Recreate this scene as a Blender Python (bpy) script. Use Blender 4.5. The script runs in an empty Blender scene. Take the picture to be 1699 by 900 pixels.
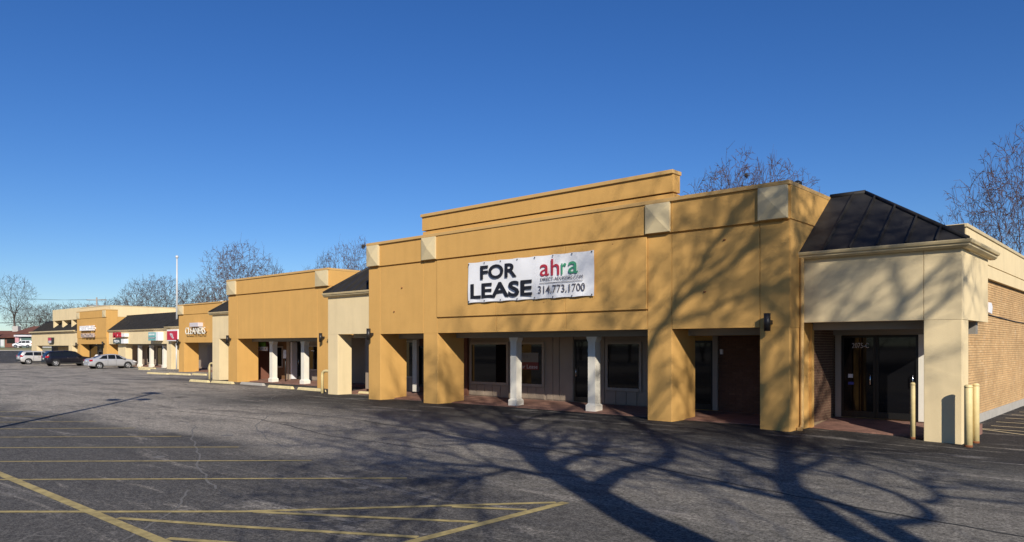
import bpy, bmesh, math, random
import numpy as np
from mathutils import Vector, Matrix

R = math.radians
rnd = random.Random(7)
scn = bpy.context.scene
COL = scn.collection

# ------------------------------------------------------------------ camera
CAM_H = 2.04
cam_d = bpy.data.cameras.new("camera")
cam = bpy.data.objects.new("camera", cam_d)
COL.objects.link(cam)
cam.location = (0, 0, CAM_H)
cam.rotation_euler = (R(90), 0, math.atan2(.67, .743))
cam_d.sensor_width = 36
cam_d.lens = 36 * 1226 / 1699
cam_d.shift_y = 124.5 / 1699
cam_d.clip_start = .1
cam_d.clip_end = 6000
scn.camera = cam

# ------------------------------------------------------------------ light
SUN = Vector((.8 * .8887, -.6 * .8887, .4585)).normalized()      # towards the sun
EL = math.asin(SUN.z)
AZ = math.atan2(SUN.x, SUN.y)
sun_d = bpy.data.lights.new("sun", 'SUN')
sun_d.energy = 5.0
sun_d.angle = R(.53)
sun_d.color = (1.0, .93, .82)
sun = bpy.data.objects.new("sun", sun_d)
COL.objects.link(sun)
sun.location = (30, -30, 40)
sun.rotation_euler = (-SUN).to_track_quat('-Z', 'Y').to_euler()
world = bpy.data.worlds.new("World")
scn.world = world
world.use_nodes = True
wn = world.node_tree
bg = wn.nodes["Background"]
sky = wn.nodes.new("ShaderNodeTexSky")
sky.sky_type = 'NISHITA'
sky.sun_disc = False
sky.sun_elevation = EL
sky.sun_rotation = AZ
sky.altitude = 150
sky.air_density = 1.0
sky.dust_density = 0.
sky.ozone_density = 6.5
hs_ = wn.nodes.new("ShaderNodeHueSaturation")
hs_.inputs["Saturation"].default_value = 1.16
hs_.inputs["Hue"].default_value = .511
wn.links.new(sky.outputs[0], hs_.inputs["Color"])
wn.links.new(hs_.outputs[0], bg.inputs[0])
bg.inputs[1].default_value = .09
scn.view_settings.view_transform = 'Standard'
scn.view_settings.look = 'None'
scn.view_settings.exposure = .17
scn.view_settings.gamma = 1

# ------------------------------------------------------------------ materials
MATS = {}


def new_mat(name):
    m = bpy.data.materials.new(name)
    m.use_nodes = True
    MATS[name] = m
    return m, m.node_tree, m.node_tree.nodes["Principled BSDF"]


def simple(name, col, rough=.6, metal=0., spec=.5, var=.0, vscale=3., bump=0., bscale=60., dirt=0.):
    m, nt, p = new_mat(name)
    p.inputs["Base Color"].default_value = (*col, 1)
    p.inputs["Roughness"].default_value = rough
    p.inputs["Metallic"].default_value = metal
    p.inputs["Specular IOR Level"].default_value = spec
    g = nt.nodes.new("ShaderNodeNewGeometry")
    if var > 0:
        n = nt.nodes.new("ShaderNodeTexNoise")
        n.inputs["Scale"].default_value = vscale
        n.inputs["Detail"].default_value = 6
        n.inputs["Roughness"].default_value = .65
        nt.links.new(g.outputs["Position"], n.inputs["Vector"])
        mr = nt.nodes.new("ShaderNodeMapRange")
        mr.inputs[1].default_value = .3
        mr.inputs[2].default_value = .7
        mr.inputs[3].default_value = 1 - var
        mr.inputs[4].default_value = 1 + var
        nt.links.new(n.outputs["Fac"], mr.inputs[0])
        mx = nt.nodes.new("ShaderNodeMix")
        mx.data_type = 'RGBA'
        mx.blend_type = 'MULTIPLY'
        mx.inputs[0].default_value = 1
        mx.inputs[6].default_value = (*col, 1)
        nt.links.new(mr.outputs[0], mx.inputs[7])
        last = mx.outputs[2]
        if dirt > 0:      # vertical rain streaks, stretched along z
            mp = nt.nodes.new("ShaderNodeMapping")
            mp.inputs["Scale"].default_value = (2.2, 2.2, .22)
            nt.links.new(g.outputs["Position"], mp.inputs[0])
            n2 = nt.nodes.new("ShaderNodeTexNoise")
            n2.inputs["Scale"].default_value = 1.6
            n2.inputs["Detail"].default_value = 5
            nt.links.new(mp.outputs[0], n2.inputs["Vector"])
            m2 = nt.nodes.new("ShaderNodeMapRange")
            m2.inputs[1].default_value = .45
            m2.inputs[2].default_value = .75
            m2.inputs[3].default_value = 1
            m2.inputs[4].default_value = 1 - dirt
            nt.links.new(n2.outputs["Fac"], m2.inputs[0])
            mx2 = nt.nodes.new("ShaderNodeMix")
            mx2.data_type = 'RGBA'
            mx2.blend_type = 'MULTIPLY'
            mx2.inputs[0].default_value = 1
            nt.links.new(last, mx2.inputs[6])
            nt.links.new(m2.outputs[0], mx2.inputs[7])
            last = mx2.outputs[2]
        nt.links.new(last, p.inputs["Base Color"])
    if bump > 0:
        nb = nt.nodes.new("ShaderNodeTexNoise")
        nb.inputs["Scale"].default_value = bscale
        nb.inputs["Detail"].default_value = 4
        nt.links.new(g.outputs["Position"], nb.inputs["Vector"])
        b = nt.nodes.new("ShaderNodeBump")
        b.inputs["Strength"].default_value = bump
        b.inputs["Distance"].default_value = .01
        nt.links.new(nb.outputs["Fac"], b.inputs["Height"])
        nt.links.new(b.outputs[0], p.inputs["Normal"])
    return m


ORANGE = simple("ochre stucco", (.605, .347, .106), .92, spec=.2, var=.05, vscale=.8, bump=.5, bscale=45, dirt=.06)
ORANGE_TRIM = simple("ochre coping metal", (.56, .35, .13), .6, spec=.3, var=.05, vscale=2)
CREAM = simple("cream stucco", (.73, .585, .345), .92, spec=.2, var=.05, vscale=.9, bump=.35, bscale=70, dirt=.08)
CREAM_TRIM = simple("cream gutter paint", (.62, .49, .27), .5, spec=.4, var=.08, vscale=4, dirt=.15)
TAN = simple("tan corner panel", (.60, .49, .29), .8, spec=.2, var=.06, vscale=2, bump=.2)
WHITE = simple("white painted wood", (.78, .73, .62), .6, var=.05, vscale=2.5, dirt=.08)
SIDING = simple("grey beige siding", (.32, .255, .19), .7, var=.05, vscale=2)
TRIMG = simple("grey window trim", (.36, .30, .235), .6, var=.04, vscale=3)
BEAM = simple("grey painted beam", (.28, .255, .215), .7, var=.06, vscale=2)
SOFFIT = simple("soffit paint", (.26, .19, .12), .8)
ROOF = simple("black standing seam metal", (.030, .028, .027), .6, spec=.2, var=.2, vscale=1.5)
DARKM = simple("dark bronze metal", (.018, .016, .015), .45, spec=.5)
ALU = simple("dark aluminium frame", (.03, .028, .026), .35, metal=.6)
WHITEM = simple("white metal", (.55, .55, .54), .4, var=.04)
GLASS = simple("dark window glass", (.006, .006, .007), .03, spec=.3)
CONC = simple("concrete", (.40, .37, .32), .9, var=.12, vscale=5, bump=.3)
STOPY = simple("yellow painted concrete", (.66, .54, .28), .85, var=.18, vscale=5, bump=.3)
BOLL = simple("cream yellow post paint", (.70, .56, .27), .55, var=.10, vscale=9, dirt=.1)
RUST = simple("rust", (.20, .07, .025), .9, var=.3, vscale=20)
MORTAR = simple("mortar", (.27, .19, .11), .95, var=.1, vscale=8)
PAINT = simple("worn yellow paint", (.38, .295, .115), .85, var=.42, vscale=5, bump=.3)
PAINTC = simple("worn cream paint", (.60, .50, .30), .85, var=.15, vscale=9)
SEAMD = simple("dark seam", (.02, .02, .02), .9, var=.3, vscale=3)
SEAML = simple("grey seam", (.15, .142, .13), .95, var=.25, vscale=4)
BLACKT = simple("black vinyl", (.012, .012, .016), .5)
VINYL = simple("white banner vinyl", (.78, .78, .79), .5, var=.03, vscale=3)
RED = simple("red", (.45, .015, .03), .5)
REDL = simple("logo red", (.42, .03, .05), .5)
GREENL = simple("logo green", (.06, .30, .16), .5)
GREYT = simple("grey print", (.12, .11, .12), .5)
TEAL = simple("teal sign face", (.16, .42, .40), .45)
TEALD = simple("dark teal print", (.05, .12, .14), .5)
SIGNW = simple("sign white", (.80, .78, .78), .4)
LAV = simple("pale sign face", (.60, .55, .56), .5)
GREEN = simple("sign green", (.10, .22, .03), .5)
LETW = simple("ivory channel letter", (.82, .80, .70), .4)
LETS = simple("grey letter side", (.42, .43, .46), .4)
REDHOUSE = simple("rust red shingles", (.135, .050, .032), .9, var=.15, vscale=.8)
HBRICK = simple("house brick", (.16, .065, .04), .9, var=.2, vscale=2)
STONE = simple("chimney stone", (.40, .38, .35), .9, var=.1, vscale=2)
POLEM = simple("weathered wood pole", (.30, .26, .22), .9)
WIRE = simple("wire", (.03, .03, .03), .6)
BARK = simple("bark", (.115, .09, .075), .95, var=.25, vscale=6)
TWIG = simple("twigs", (.066, .046, .034), .95, var=.2, vscale=1)
TWIGR = simple("reddish twigs", (.085, .046, .034), .95, var=.2, vscale=1)
BUSHT = simple("brown twigs", (.075, .050, .036), .95, var=.2, vscale=1)
GRASS = simple("dry winter grass", (.22, .20, .085), .95, var=.25, vscale=.6)
NEST = simple("leaf nest", (.06, .045, .03), .95)
TYRE = simple("tyre rubber", (.014, .014, .014), .85)
RIM = simple("alloy rim", (.62, .62, .63), .3, metal=.7)
LAMPR = simple("red tail lamp", (.45, .01, .02), .2)
CARGLASS = simple("car glass", (.010, .012, .013), .04)
CHROME = simple("chrome", (.7, .7, .7), .15, metal=1)
BLACKP = simple("black plastic", (.02, .02, .02), .5)
PLATE = simple("number plate", (.6, .6, .55), .5)
TANSEAT = simple("tan seat", (.30, .25, .15), .8)


def carpaint(name, col, metal, rough=.28):
    m, nt, p = new_mat(name)
    p.inputs["Base Color"].default_value = (*col, 1)
    p.inputs["Metallic"].default_value = metal
    p.inputs["Roughness"].default_value = rough
    p.inputs["Coat Weight"].default_value = .8
    p.inputs["Coat Roughness"].default_value = .05
    return m


SILVER = carpaint("silver car paint", (.50, .50, .51), .35)
SILVER2 = carpaint("light silver car paint", (.58, .57, .56), .3)
NAVY = carpaint("black car paint", (.006, .006, .011), 0)
NAVY.node_tree.nodes["Principled BSDF"].inputs["Coat Weight"].default_value = .25
WHITEC = carpaint("white car paint", (.78, .78, .78), 0)


def math_node(nt, op, a, b=None):
    n = nt.nodes.new("ShaderNodeMath")
    n.operation = op
    for i, v in enumerate((a, b)):
        if v is None:
            continue
        if isinstance(v, (int, float)):
            n.inputs[i].default_value = v
        else:
            nt.links.new(v, n.inputs[i])
    return n.outputs[0]


def noise(nt, vec, scale, detail=5, rough=.6, stretch=None, dist=0.):
    if stretch:
        mp = nt.nodes.new("ShaderNodeMapping")
        mp.inputs["Scale"].default_value = stretch
        mp.inputs["Rotation"].default_value = (0, 0, R(-6))
        nt.links.new(vec, mp.inputs[0])
        vec = mp.outputs[0]
    n = nt.nodes.new("ShaderNodeTexNoise")
    n.inputs["Scale"].default_value = scale
    n.inputs["Detail"].default_value = detail
    n.inputs["Roughness"].default_value = rough
    n.inputs["Distortion"].default_value = dist
    nt.links.new(vec, n.inputs["Vector"])
    return n.outputs["Fac"]


def ramp(nt, v, a, b, lo=0., hi=1.):
    mr = nt.nodes.new("ShaderNodeMapRange")
    mr.interpolation_type = 'SMOOTHSTEP'
    mr.inputs[1].default_value = a
    mr.inputs[2].default_value = b
    mr.inputs[3].default_value = lo
    mr.inputs[4].default_value = hi
    nt.links.new(v, mr.inputs[0])
    return mr.outputs[0]


def mixc(nt, f, a, b, mode='MIX'):
    mx = nt.nodes.new("ShaderNodeMix")
    mx.data_type = 'RGBA'
    mx.blend_type = mode
    for i, v in ((0, f), (6, a), (7, b)):
        if isinstance(v, (int, float)):
            mx.inputs[i].default_value = v
        elif isinstance(v, tuple):
            mx.inputs[i].default_value = (*v, 1)
        else:
            nt.links.new(v, mx.inputs[i])
    return mx.outputs[2]


def make_asphalt():
    m, nt, p = new_mat("asphalt")
    g = nt.nodes.new("ShaderNodeNewGeometry")
    pos = g.outputs["Position"]
    sx = nt.nodes.new("ShaderNodeSeparateXYZ")
    nt.links.new(pos, sx.inputs[0])
    X, Y = sx.outputs[0], sx.outputs[1]
    wob = noise(nt, pos, .16, 4)
    wy = math_node(nt, 'ADD', Y, math_node(nt, 'MULTIPLY', math_node(nt, 'SUBTRACT', wob, .5), 5.))
    wx = math_node(nt, 'ADD', X, math_node(nt, 'MULTIPLY', math_node(nt, 'SUBTRACT', wob, .5), 14.))
    # fresh black sealer along the shop fronts and over the stalls; a worn, dusty drive lane between them
    mid = ramp(nt, wy, 17.2, 12.4)
    base = mixc(nt, mid, (.020, .018, .0165), (.108, .101, .086))
    stall = math_node(nt, 'MULTIPLY', ramp(nt, wy, 8.2, 6.6), ramp(nt, wx, -34., -25.))
    base = mixc(nt, math_node(nt, 'MULTIPLY', stall, ramp(nt, X, -1., -7., 0., .85)), base, (.078, .072, .065))
    lane = math_node(nt, 'MULTIPLY', ramp(nt, wy, 6.8, 8.4), ramp(nt, wy, 15., 10.8))
    lane = math_node(nt, 'MULTIPLY', lane, ramp(nt, wx, -4., -24., .25, 1.))
    leftl = math_node(nt, 'MULTIPLY', ramp(nt, wy, 21.5, 17.), ramp(nt, wx, -25., -38.))
    old = math_node(nt, 'MAXIMUM', lane, leftl)
    old = math_node(nt, 'MAXIMUM', old, ramp(nt, wx, -42., -54.))
    road = ramp(nt, X, -112., -122.)
    old = math_node(nt, 'MULTIPLY', old, math_node(nt, 'SUBTRACT', 1., math_node(nt, 'MULTIPLY', road, .9)))
    patch = noise(nt, pos, .5, 6, .62, (.45, 1.5, 1.))
    old = math_node(nt, 'MULTIPLY', old, ramp(nt, patch, .30, .58, .35, 1.))
    base = mixc(nt, old, base, (.33, .292, .238))
    # drag streaks of worn sealer, run along the fronts
    st = noise(nt, pos, 1.3, 9, .74, (.22, 1.5, 1.), .7)
    base = mixc(nt, ramp(nt, st, .53, .66, 0., .85), base, (.24, .215, .18))
    st2 = noise(nt, pos, .9, 8, .72, (.35, 1.2, 1.), .6)
    base = mixc(nt, ramp(nt, st2, .53, .66, 0., .6), base, (.027, .025, .024))
    # exposed aggregate, coarse to fine
    sp2 = noise(nt, pos, 22., 5, .85)
    base = mixc(nt, 1., base, ramp(nt, sp2, .36, .64, .35, 1.8), 'MULTIPLY')
    sp3 = noise(nt, pos, 6., 6, .8)
    base = mixc(nt, 1., base, ramp(nt, sp3, .34, .66, .70, 1.32), 'MULTIPLY')
    sp = noise(nt, pos, 48., 3, .9)
    base = mixc(nt, ramp(nt, sp, .55, .68, 0., .8), base, (.28, .255, .22))
    base = mixc(nt, ramp(nt, sp, .45, .30, 0., .7), base, (.016, .015, .015))
    # oil drips in the stalls
    vd = nt.nodes.new("ShaderNodeTexVoronoi")
    vd.inputs["Scale"].default_value = .33
    nt.links.new(pos, vd.inputs["Vector"])
    dn = math_node(nt, 'ADD', vd.outputs["Distance"], math_node(nt, 'MULTIPLY', noise(nt, pos, 3., 4), .12))
    base = mixc(nt, ramp(nt, dn, .22, .10, 0., .75), base, (.018, .017, .016))
    # hairline cracks
    vo = nt.nodes.new("ShaderNodeTexVoronoi")
    vo.feature = 'DISTANCE_TO_EDGE'
    vo.inputs["Scale"].default_value = .16
    wv = nt.nodes.new("ShaderNodeVectorMath")
    wv.operation = 'ADD'
    nn = nt.nodes.new("ShaderNodeTexNoise")
    nn.inputs["Scale"].default_value = .9
    nn.inputs["Detail"].default_value = 5
    nt.links.new(pos, nn.inputs["Vector"])
    nt.links.new(pos, wv.inputs[0])
    sc = nt.nodes.new("ShaderNodeVectorMath")
    sc.operation = 'SCALE'
    sc.inputs[3].default_value = 1.6
    nt.links.new(nn.outputs["Color"], sc.inputs[0])
    nt.links.new(sc.outputs[0], wv.inputs[1])
    nt.links.new(wv.outputs[0], vo.inputs["Vector"])
    cr = ramp(nt, vo.outputs["Distance"], .0035, .0010)
    cm = ramp(nt, noise(nt, pos, .35, 3), .48, .6)
    base = mixc(nt, math_node(nt, 'MULTIPLY', cr, cm), base, (.20, .185, .165))
    nt.links.new(base, p.inputs["Base Color"])
    p.inputs["Roughness"].default_value = .88
    p.inputs["Specular IOR Level"].default_value = .25
    b = nt.nodes.new("ShaderNodeBump")
    b.inputs["Strength"].default_value = .3
    b.inputs["Distance"].default_value = .006
    nt.links.new(sp, b.inputs["Height"])
    nt.links.new(b.outputs[0], p.inputs["Normal"])
    return m


ASPHALT = make_asphalt()


def make_tile():
    m, nt, p = new_mat("red paving")
    g = nt.nodes.new("ShaderNodeNewGeometry")
    br = nt.nodes.new("ShaderNodeTexBrick")
    br.inputs["Color1"].default_value = (.29, .15, .105, 1)
    br.inputs["Color2"].default_value = (.235, .12, .085, 1)
    br.inputs["Mortar"].default_value = (.14, .09, .07, 1)
    br.inputs["Scale"].default_value = 4.5
    br.inputs["Mortar Size"].default_value = .015
    nt.links.new(g.outputs["Position"], br.inputs["Vector"])
    n = noise(nt, g.outputs["Position"], 2.5, 5)
    c = mixc(nt, 1., br.outputs["Color"], ramp(nt, n, .3, .7, .75, 1.2), 'MULTIPLY')
    nt.links.new(c, p.inputs["Base Color"])
    p.inputs["Roughness"].default_value = .8
    return m


TILE = make_tile()


def make_brick():
    m, nt, p = new_mat("tan brick")
    at = nt.nodes.new("ShaderNodeAttribute")
    at.attribute_name = "tone"
    g = nt.nodes.new("ShaderNodeNewGeometry")
    cr = nt.nodes.new("ShaderNodeValToRGB")
    e = cr.color_ramp.elements
    e[0].position = 0
    e[0].color = (.42, .235, .095, 1)
    e[1].position = 1
    e[1].color = (.66, .45, .24, 1)
    for pos_, c in ((.3, (.52, .315, .14)), (.7, (.58, .375, .175))):
        k = cr.color_ramp.elements.new(pos_)
        k.color = (*c, 1)
    nt.links.new(at.outputs["Fac"], cr.inputs[0])
    n = noise(nt, g.outputs["Position"], 1.1, 5)
    c = mixc(nt, 1., cr.outputs[0], ramp(nt, n, .3, .7, .85, 1.15), 'MULTIPLY')
    n2 = noise(nt, g.outputs["Position"], .7, 6, .7)
    c = mixc(nt, ramp(nt, n2, .58, .72, 0., .45), c, (.68, .56, .40))
    nt.links.new(c, p.inputs["Base Color"])
    p.inputs["Roughness"].default_value = .9
    return m


BRICK = make_brick()
BRICK_SHADE = BRICK.copy()  # same tan brick, with the shade of the recesses put into its colours
BRICK_SHADE.name = "tan brick darkened for shade"
for n_ in BRICK_SHADE.node_tree.nodes:
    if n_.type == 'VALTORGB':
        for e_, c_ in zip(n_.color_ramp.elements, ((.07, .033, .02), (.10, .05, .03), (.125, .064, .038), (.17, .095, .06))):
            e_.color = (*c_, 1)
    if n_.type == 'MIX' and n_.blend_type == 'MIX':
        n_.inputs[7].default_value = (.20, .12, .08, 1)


# ------------------------------------------------------------------ mesh helpers
def bx(bm, x0, x1, y0, y1, z0, z1, bev=0.):
    vs = [bm.verts.new((x, y, z)) for z in (z0, z1) for y in (y0, y1) for x in (x0, x1)]
    for f in ((0, 2, 3, 1), (4, 5, 7, 6), (0, 1, 5, 4), (2, 6, 7, 3), (0, 4, 6, 2), (1, 3, 7, 5)):
        bm.faces.new([vs[i] for i in f])
    return vs


def prism(bm, poly, axis, a, b):
    """polygon in the two other axes, extruded along axis from a to b"""
    def mk(p, t):
        if axis == 'x':
            return (t, p[0], p[1])
        if axis == 'y':
            return (p[0], t, p[1])
        return (p[0], p[1], t)
    A = [bm.verts.new(mk(p, a)) for p in poly]
    B = [bm.verts.new(mk(p, b)) for p in poly]
    n = len(poly)
    bm.faces.new(A)
    bm.faces.new(B[::-1])
    for i in range(n):
        bm.faces.new((A[i], B[i], B[(i + 1) % n], A[(i + 1) % n]))


def solid(bm, pts, nrm):
    """thin solid from polygon pts displaced by vector nrm"""
    A = [bm.verts.new(p) for p in pts]
    B = [bm.verts.new(Vector(p) + Vector(nrm)) for p in pts]
    n = len(pts)
    bm.faces.new(A)
    bm.faces.new(B[::-1])
    for i in range(n):
        bm.faces.new((A[i], B[i], B[(i + 1) % n], A[(i + 1) % n]))


def tube(bm, pts, rads, seg=10, cap=True):
    pts = [Vector(p) for p in pts]
    if isinstance(rads, (int, float)):
        rads = [rads] * len(pts)
    rings = []
    up = None
    for i, p in enumerate(pts):
        d = (pts[min(i + 1, len(pts) - 1)] - pts[max(i - 1, 0)]).normalized()
        if up is None:
            up = Vector((0, 0, 1)) if abs(d.z) < .9 else Vector((1, 0, 0))
        s = d.cross(up).normalized()
        up = s.cross(d).normalized()
        rings.append([bm.verts.new(p + (s * math.cos(6.28318 * k / seg) + up * math.sin(6.28318 * k / seg)) * rads[i]) for k in range(seg)])
    for a, b in zip(rings, rings[1:]):
        for k in range(seg):
            f = bm.faces.new((a[k], a[(k + 1) % seg], b[(k + 1) % seg], b[k]))
            f.smooth = True
    if cap:
        bm.faces.new(rings[0][::-1])
        bm.faces.new(rings[-1])


def lathe(bm, c, prof, seg=16, axis='z'):
    rings = []
    for r, t in prof:
        ring = []
        for k in range(seg):
            a = 6.28318 * k / seg
            if axis == 'z':
                v = (c[0] + r * math.cos(a), c[1] + r * math.sin(a), c[2] + t)
            else:
                v = (c[0] + t, c[1] + r * math.cos(a), c[2] + r * math.sin(a))
            ring.append(bm.verts.new(v))
        rings.append(ring)
    for a, b in zip(rings, rings[1:]):
        for k in range(seg):
            f = bm.faces.new((a[k], a[(k + 1) % seg], b[(k + 1) % seg], b[k]))
            f.smooth = True
    bm.faces.new(rings[0][::-1])
    bm.faces.new(rings[-1])


def finish(bm, name, mat, loc=(0, 0, 0), bevel=0.):
    bmesh.ops.recalc_face_normals(bm, faces=bm.faces)
    if bevel > 0:
        bmesh.ops.bevel(bm, geom=[e for e in bm.edges if e.calc_face_angle(0) > .6], offset=bevel, segments=2, affect='EDGES', profile=.6)
    if any(loc):
        bmesh.ops.translate(bm, verts=bm.verts, vec=(-loc[0], -loc[1], -loc[2]))
    me = bpy.data.meshes.new(name)
    bm.to_mesh(me)
    bm.free()
    me.materials.append(mat)
    return me


def link(me, name, parent=None, label=None):
    o = bpy.data.objects.new(name, me)
    COL.objects.link(o)
    if parent is not None:
        o.parent = parent
    if label:
        o["label"] = label
    return o


def thing(name, label, cat, loc=(0, 0, 0), rz=0., group=None):
    o = bpy.data.objects.new(name, None)
    o.empty_display_size = .3
    COL.objects.link(o)
    o.location = loc
    o.rotation_euler = (0, 0, rz)
    o["label"] = label
    o["category"] = cat
    if group:
        o["group"] = group
    return o


def worg(o):
    p = Vector((0, 0, 0))
    while o is not None:
        p += o.location
        o = o.parent
    return p


def part(name, parent, fn, mat, bevel=0., label=None):
    """fn(bm) builds in WORLD coordinates; the part hangs under parent (no rotation)"""
    bm = bmesh.new()
    fn(bm)
    w = worg(parent) if parent is not None else Vector((0, 0, 0))
    return link(finish(bm, name, mat, w, bevel), name, parent, label)


def pbox(name, parent, x0, x1, y0, y1, z0, z1, mat, bevel=0., label=None):
    return part(name, parent, lambda bm: bx(bm, x0, x1, y0, y1, z0, z1), mat, bevel, label)


def tag(o, label, cat, group=None):
    o["label"] = label
    o["category"] = cat
    if group:
        o["group"] = group
    return o


def struct(o):
    o["kind"] = "structure"
    return o


def copy_tree(o, parent=None):
    c = o.copy()
    COL.objects.link(c)
    if parent is not None:
        c.parent = parent
    for ch in o.children:
        copy_tree(ch, c)
    return c


def text_mesh(body, w, h, depth, bold=0.):
    """upright text mesh fitted to w x h, in the local xz plane facing -y, lower left at origin"""
    cu = bpy.data.curves.new("lettering", 'FONT')
    cu.body = body
    cu.size = 1
    cu.offset = bold
    cu.extrude = .05
    cu.resolution_u = 4
    ob = bpy.data.objects.new("lettering", cu)
    COL.objects.link(ob)
    dg = bpy.context.evaluated_depsgraph_get()
    me = bpy.data.meshes.new_from_object(ob.evaluated_get(dg))
    bpy.data.objects.remove(ob)
    bpy.data.curves.remove(cu)
    n = len(me.vertices)
    co = np.empty(n * 3, dtype=np.float32)
    me.vertices.foreach_get("co", co)
    co = co.reshape(-1, 3)
    mn, mx = co.min(0), co.max(0)
    out = np.empty_like(co)
    out[:, 0] = (co[:, 0] - mn[0]) / (mx[0] - mn[0]) * w
    out[:, 2] = (co[:, 1] - mn[1]) / (mx[1] - mn[1]) * h
    out[:, 1] = -(co[:, 2] - mn[2]) / max(mx[2] - mn[2], 1e-6) * depth
    me.vertices.foreach_set("co", out.ravel())
    me.update()
    return me


def text_part(name, parent, body, x, y, z, w, h, depth, mat, bold=0.):
    me = text_mesh(body, w, h, depth, bold)
    me.name = name
    me.materials.clear()
    me.materials.append(mat)
    o = link(me, name, parent)
    p = Vector((x, y, z)) - worg(parent)
    o.location = p
    return o


# ------------------------------------------------------------------ ground
HX = [(-4000, 1.9), (-300, 1.9), (-204, 1.62), (-194, 1.02), (-190, .95), (-131, -.28), (-120, -.30), (-110, -.30), (-95, -.27),
      (-80, -.25), (-62, -.15), (-48, -.05), (-40, -.02), (-34, -.02), (-29, -.07), (-26, -.05), (-22, -.02), (-18, 0), (-8, 0), (-3.3, -.09), (2, -.1), (4000, -.1)]


def ground_h(x, y):
    for (a, ha), (b, hb) in zip(HX, HX[1:]):
        if x <= b:
            t = (x - a) / (b - a)
            h = ha + (hb - ha) * t
            break
    if x > -8 and y < 17:      # the dip at the right end fades out towards the camera
        h *= max(0., min(1., (y - 13) / 4))
    return h


def build_ground():
    xs = sorted(set([-4000, -2000, -1000, -500, -300, -250] + list(range(-230, -60, 5)) + [x * 1. for x in range(-60, 0, 2)] + [h[0] for h in HX] + [-12, -10, -9, -8, -7, -6, -5, -4, -2, 0, 5, 10, 30, 100, 500, 2000]))
    ys = sorted(set([-4000, -1500, -500, -150, -50, -20, 0, 4, 6, 8, 10, 12, 13, 14, 15, 16, 17, 18, 19, 20, 22, 26, 30, 36, 45, 60, 90, 150, 300, 700, 1500, 4000]))
    bm = bmesh.new()
    g = [[bm.verts.new((x, y, ground_h(x, y))) for x in xs] for y in ys]
    for j in range(len(ys) - 1):
        for i in range(len(xs) - 1):
            f = bm.faces.new((g[j][i], g[j][i + 1], g[j + 1][i + 1], g[j + 1][i]))
            f.smooth = True
    o = struct(link(finish(bm, "parking_lot", ASPHALT), "parking_lot"))
    return o


build_ground()


def strip(name, pts, w, mat, lift=.004):
    """painted line or seam lying on the asphalt, as a sheet following pts"""
    bm = bmesh.new()
    P = []
    for (a, b) in zip(pts, pts[1:]):
        n = max(1, int(math.dist(a, b) / 2.))
        for k in range(n):
            t = k / n
            P.append((a[0] + (b[0] - a[0]) * t, a[1] + (b[1] - a[1]) * t))
    P.append(pts[-1])
    L, Rr = [], []
    for i, p in enumerate(P):
        a, b = P[max(i - 1, 0)], P[min(i + 1, len(P) - 1)]
        dx, dy = b[0] - a[0], b[1] - a[1]
        l = math.hypot(dx, dy)
        nx, ny = -dy / l * w / 2, dx / l * w / 2
        for s, S in ((1, L), (-1, Rr)):
            x, y = p[0] + nx * s, p[1] + ny * s
            S.append(bm.verts.new((x, y, ground_h(x, y) + lift)))
    for i in range(len(P) - 1):
        bm.faces.new((Rr[i], Rr[i + 1], L[i + 1], L[i]))
    bm.normal_update()
    return struct(link(finish(bm, name, mat), name))


# painted stall lines, 45 degrees to the shop fronts
strip("painted_line", [(-16.5, 3.28), (-4.7, 3.28)], .13, PAINT, .0040)
strip("painted_line", [(-5.93, 7.62), (-5.93, 3.36)], .13, PAINT, .0044)
strip("painted_line", [(-13.0, .2), (-10.76, 2.53), (-8.56, 4.53), (-6.02, 7.53)], .10, PAINT, .0048)
for q in ([(-8.43, 4.62), (-6.02, 6.08)], [(-9.33, 3.37), (-7.85, 4.14), (-6.02, 5.18)], [(-7.95, 3.37), (-6.4, 4.2), (-6.02, 4.42)], [(-6.84, 6.45), (-6.02, 6.95)]):
    strip("painted_line", q, .09, PAINT, .0052)
for i in range(8):
    x = -8.84 - 2.62 * i
    strip("painted_line", [(x - 6.6, .9), (x - 4.5, 3.15), (x, 7.38)], .085, PAINT, .0048)
# stalls beside the brick wall
for y, xa in ((22.15, -3.86), (23.15, -3.7), (24.42, -3.78), (25.9, -3.78), (27.28, -3.82), (28.6, -3.8), (29.9, -3.8)):
    strip("painted_line", [(xa, y), (xa + 4.6, y)], .09, PAINTC)
strip("painted_line", [(-3.82, 22.05), (.8, 19.0)], .09, PAINTC, .0050)
# seams and filled cracks
for pts, w, m in (
        ([(-22.5, 12.2), (-17.2, 12.35), (-12.4, 11.75), (-9.7, 11.3), (-7.3, 11.05), (-4.6, 10.2), (-2.2, 9.7), (.5, 9.2)], .045, SEAMD),
        ([(-26, 10.2), (-19, 10.6), (-14.2, 9.7), (-11.0, 9.75)], .035, SEAMD),
        ([(-18.9, 8.7), (-16.2, 7.4), (-14.0, 6.5), (-12.0, 5.6), (-10.2, 5.0)], .035, SEAML),
        ([(-20.5, 11.8), (-17.5, 9.6), (-15.2, 8.6), (-12.9, 7.8)], .03, SEAML),
        ([(-10.4, 4.7), (-9.1, 3.9), (-8.2, 3.0)], .028, SEAML),
        ([(-23.5, 18.2), (-24.6, 16.6), (-26.6, 15.2), (-30., 14.6)], .035, SEAML),
        ([(-26.6, 15.2), (-29.2, 17.2)], .028, SEAML),
        ([(-9.4, 15.2), (-6.9, 14.9), (-4.2, 14.7), (-1.6, 14.2)], .035, SEAML)):
    # jitter the polyline so it wanders like a crack
    P = []
    for a, b in zip(pts, pts[1:]):
        for k in range(7):
            t = k / 7
            P.append((a[0] + (b[0] - a[0]) * t + rnd.uniform(-.035, .035), a[1] + (b[1] - a[1]) * t + rnd.uniform(-.035, .035)))
    P.append(pts[-1])
    strip("pavement_crack", P, w, m, .0032)

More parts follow.
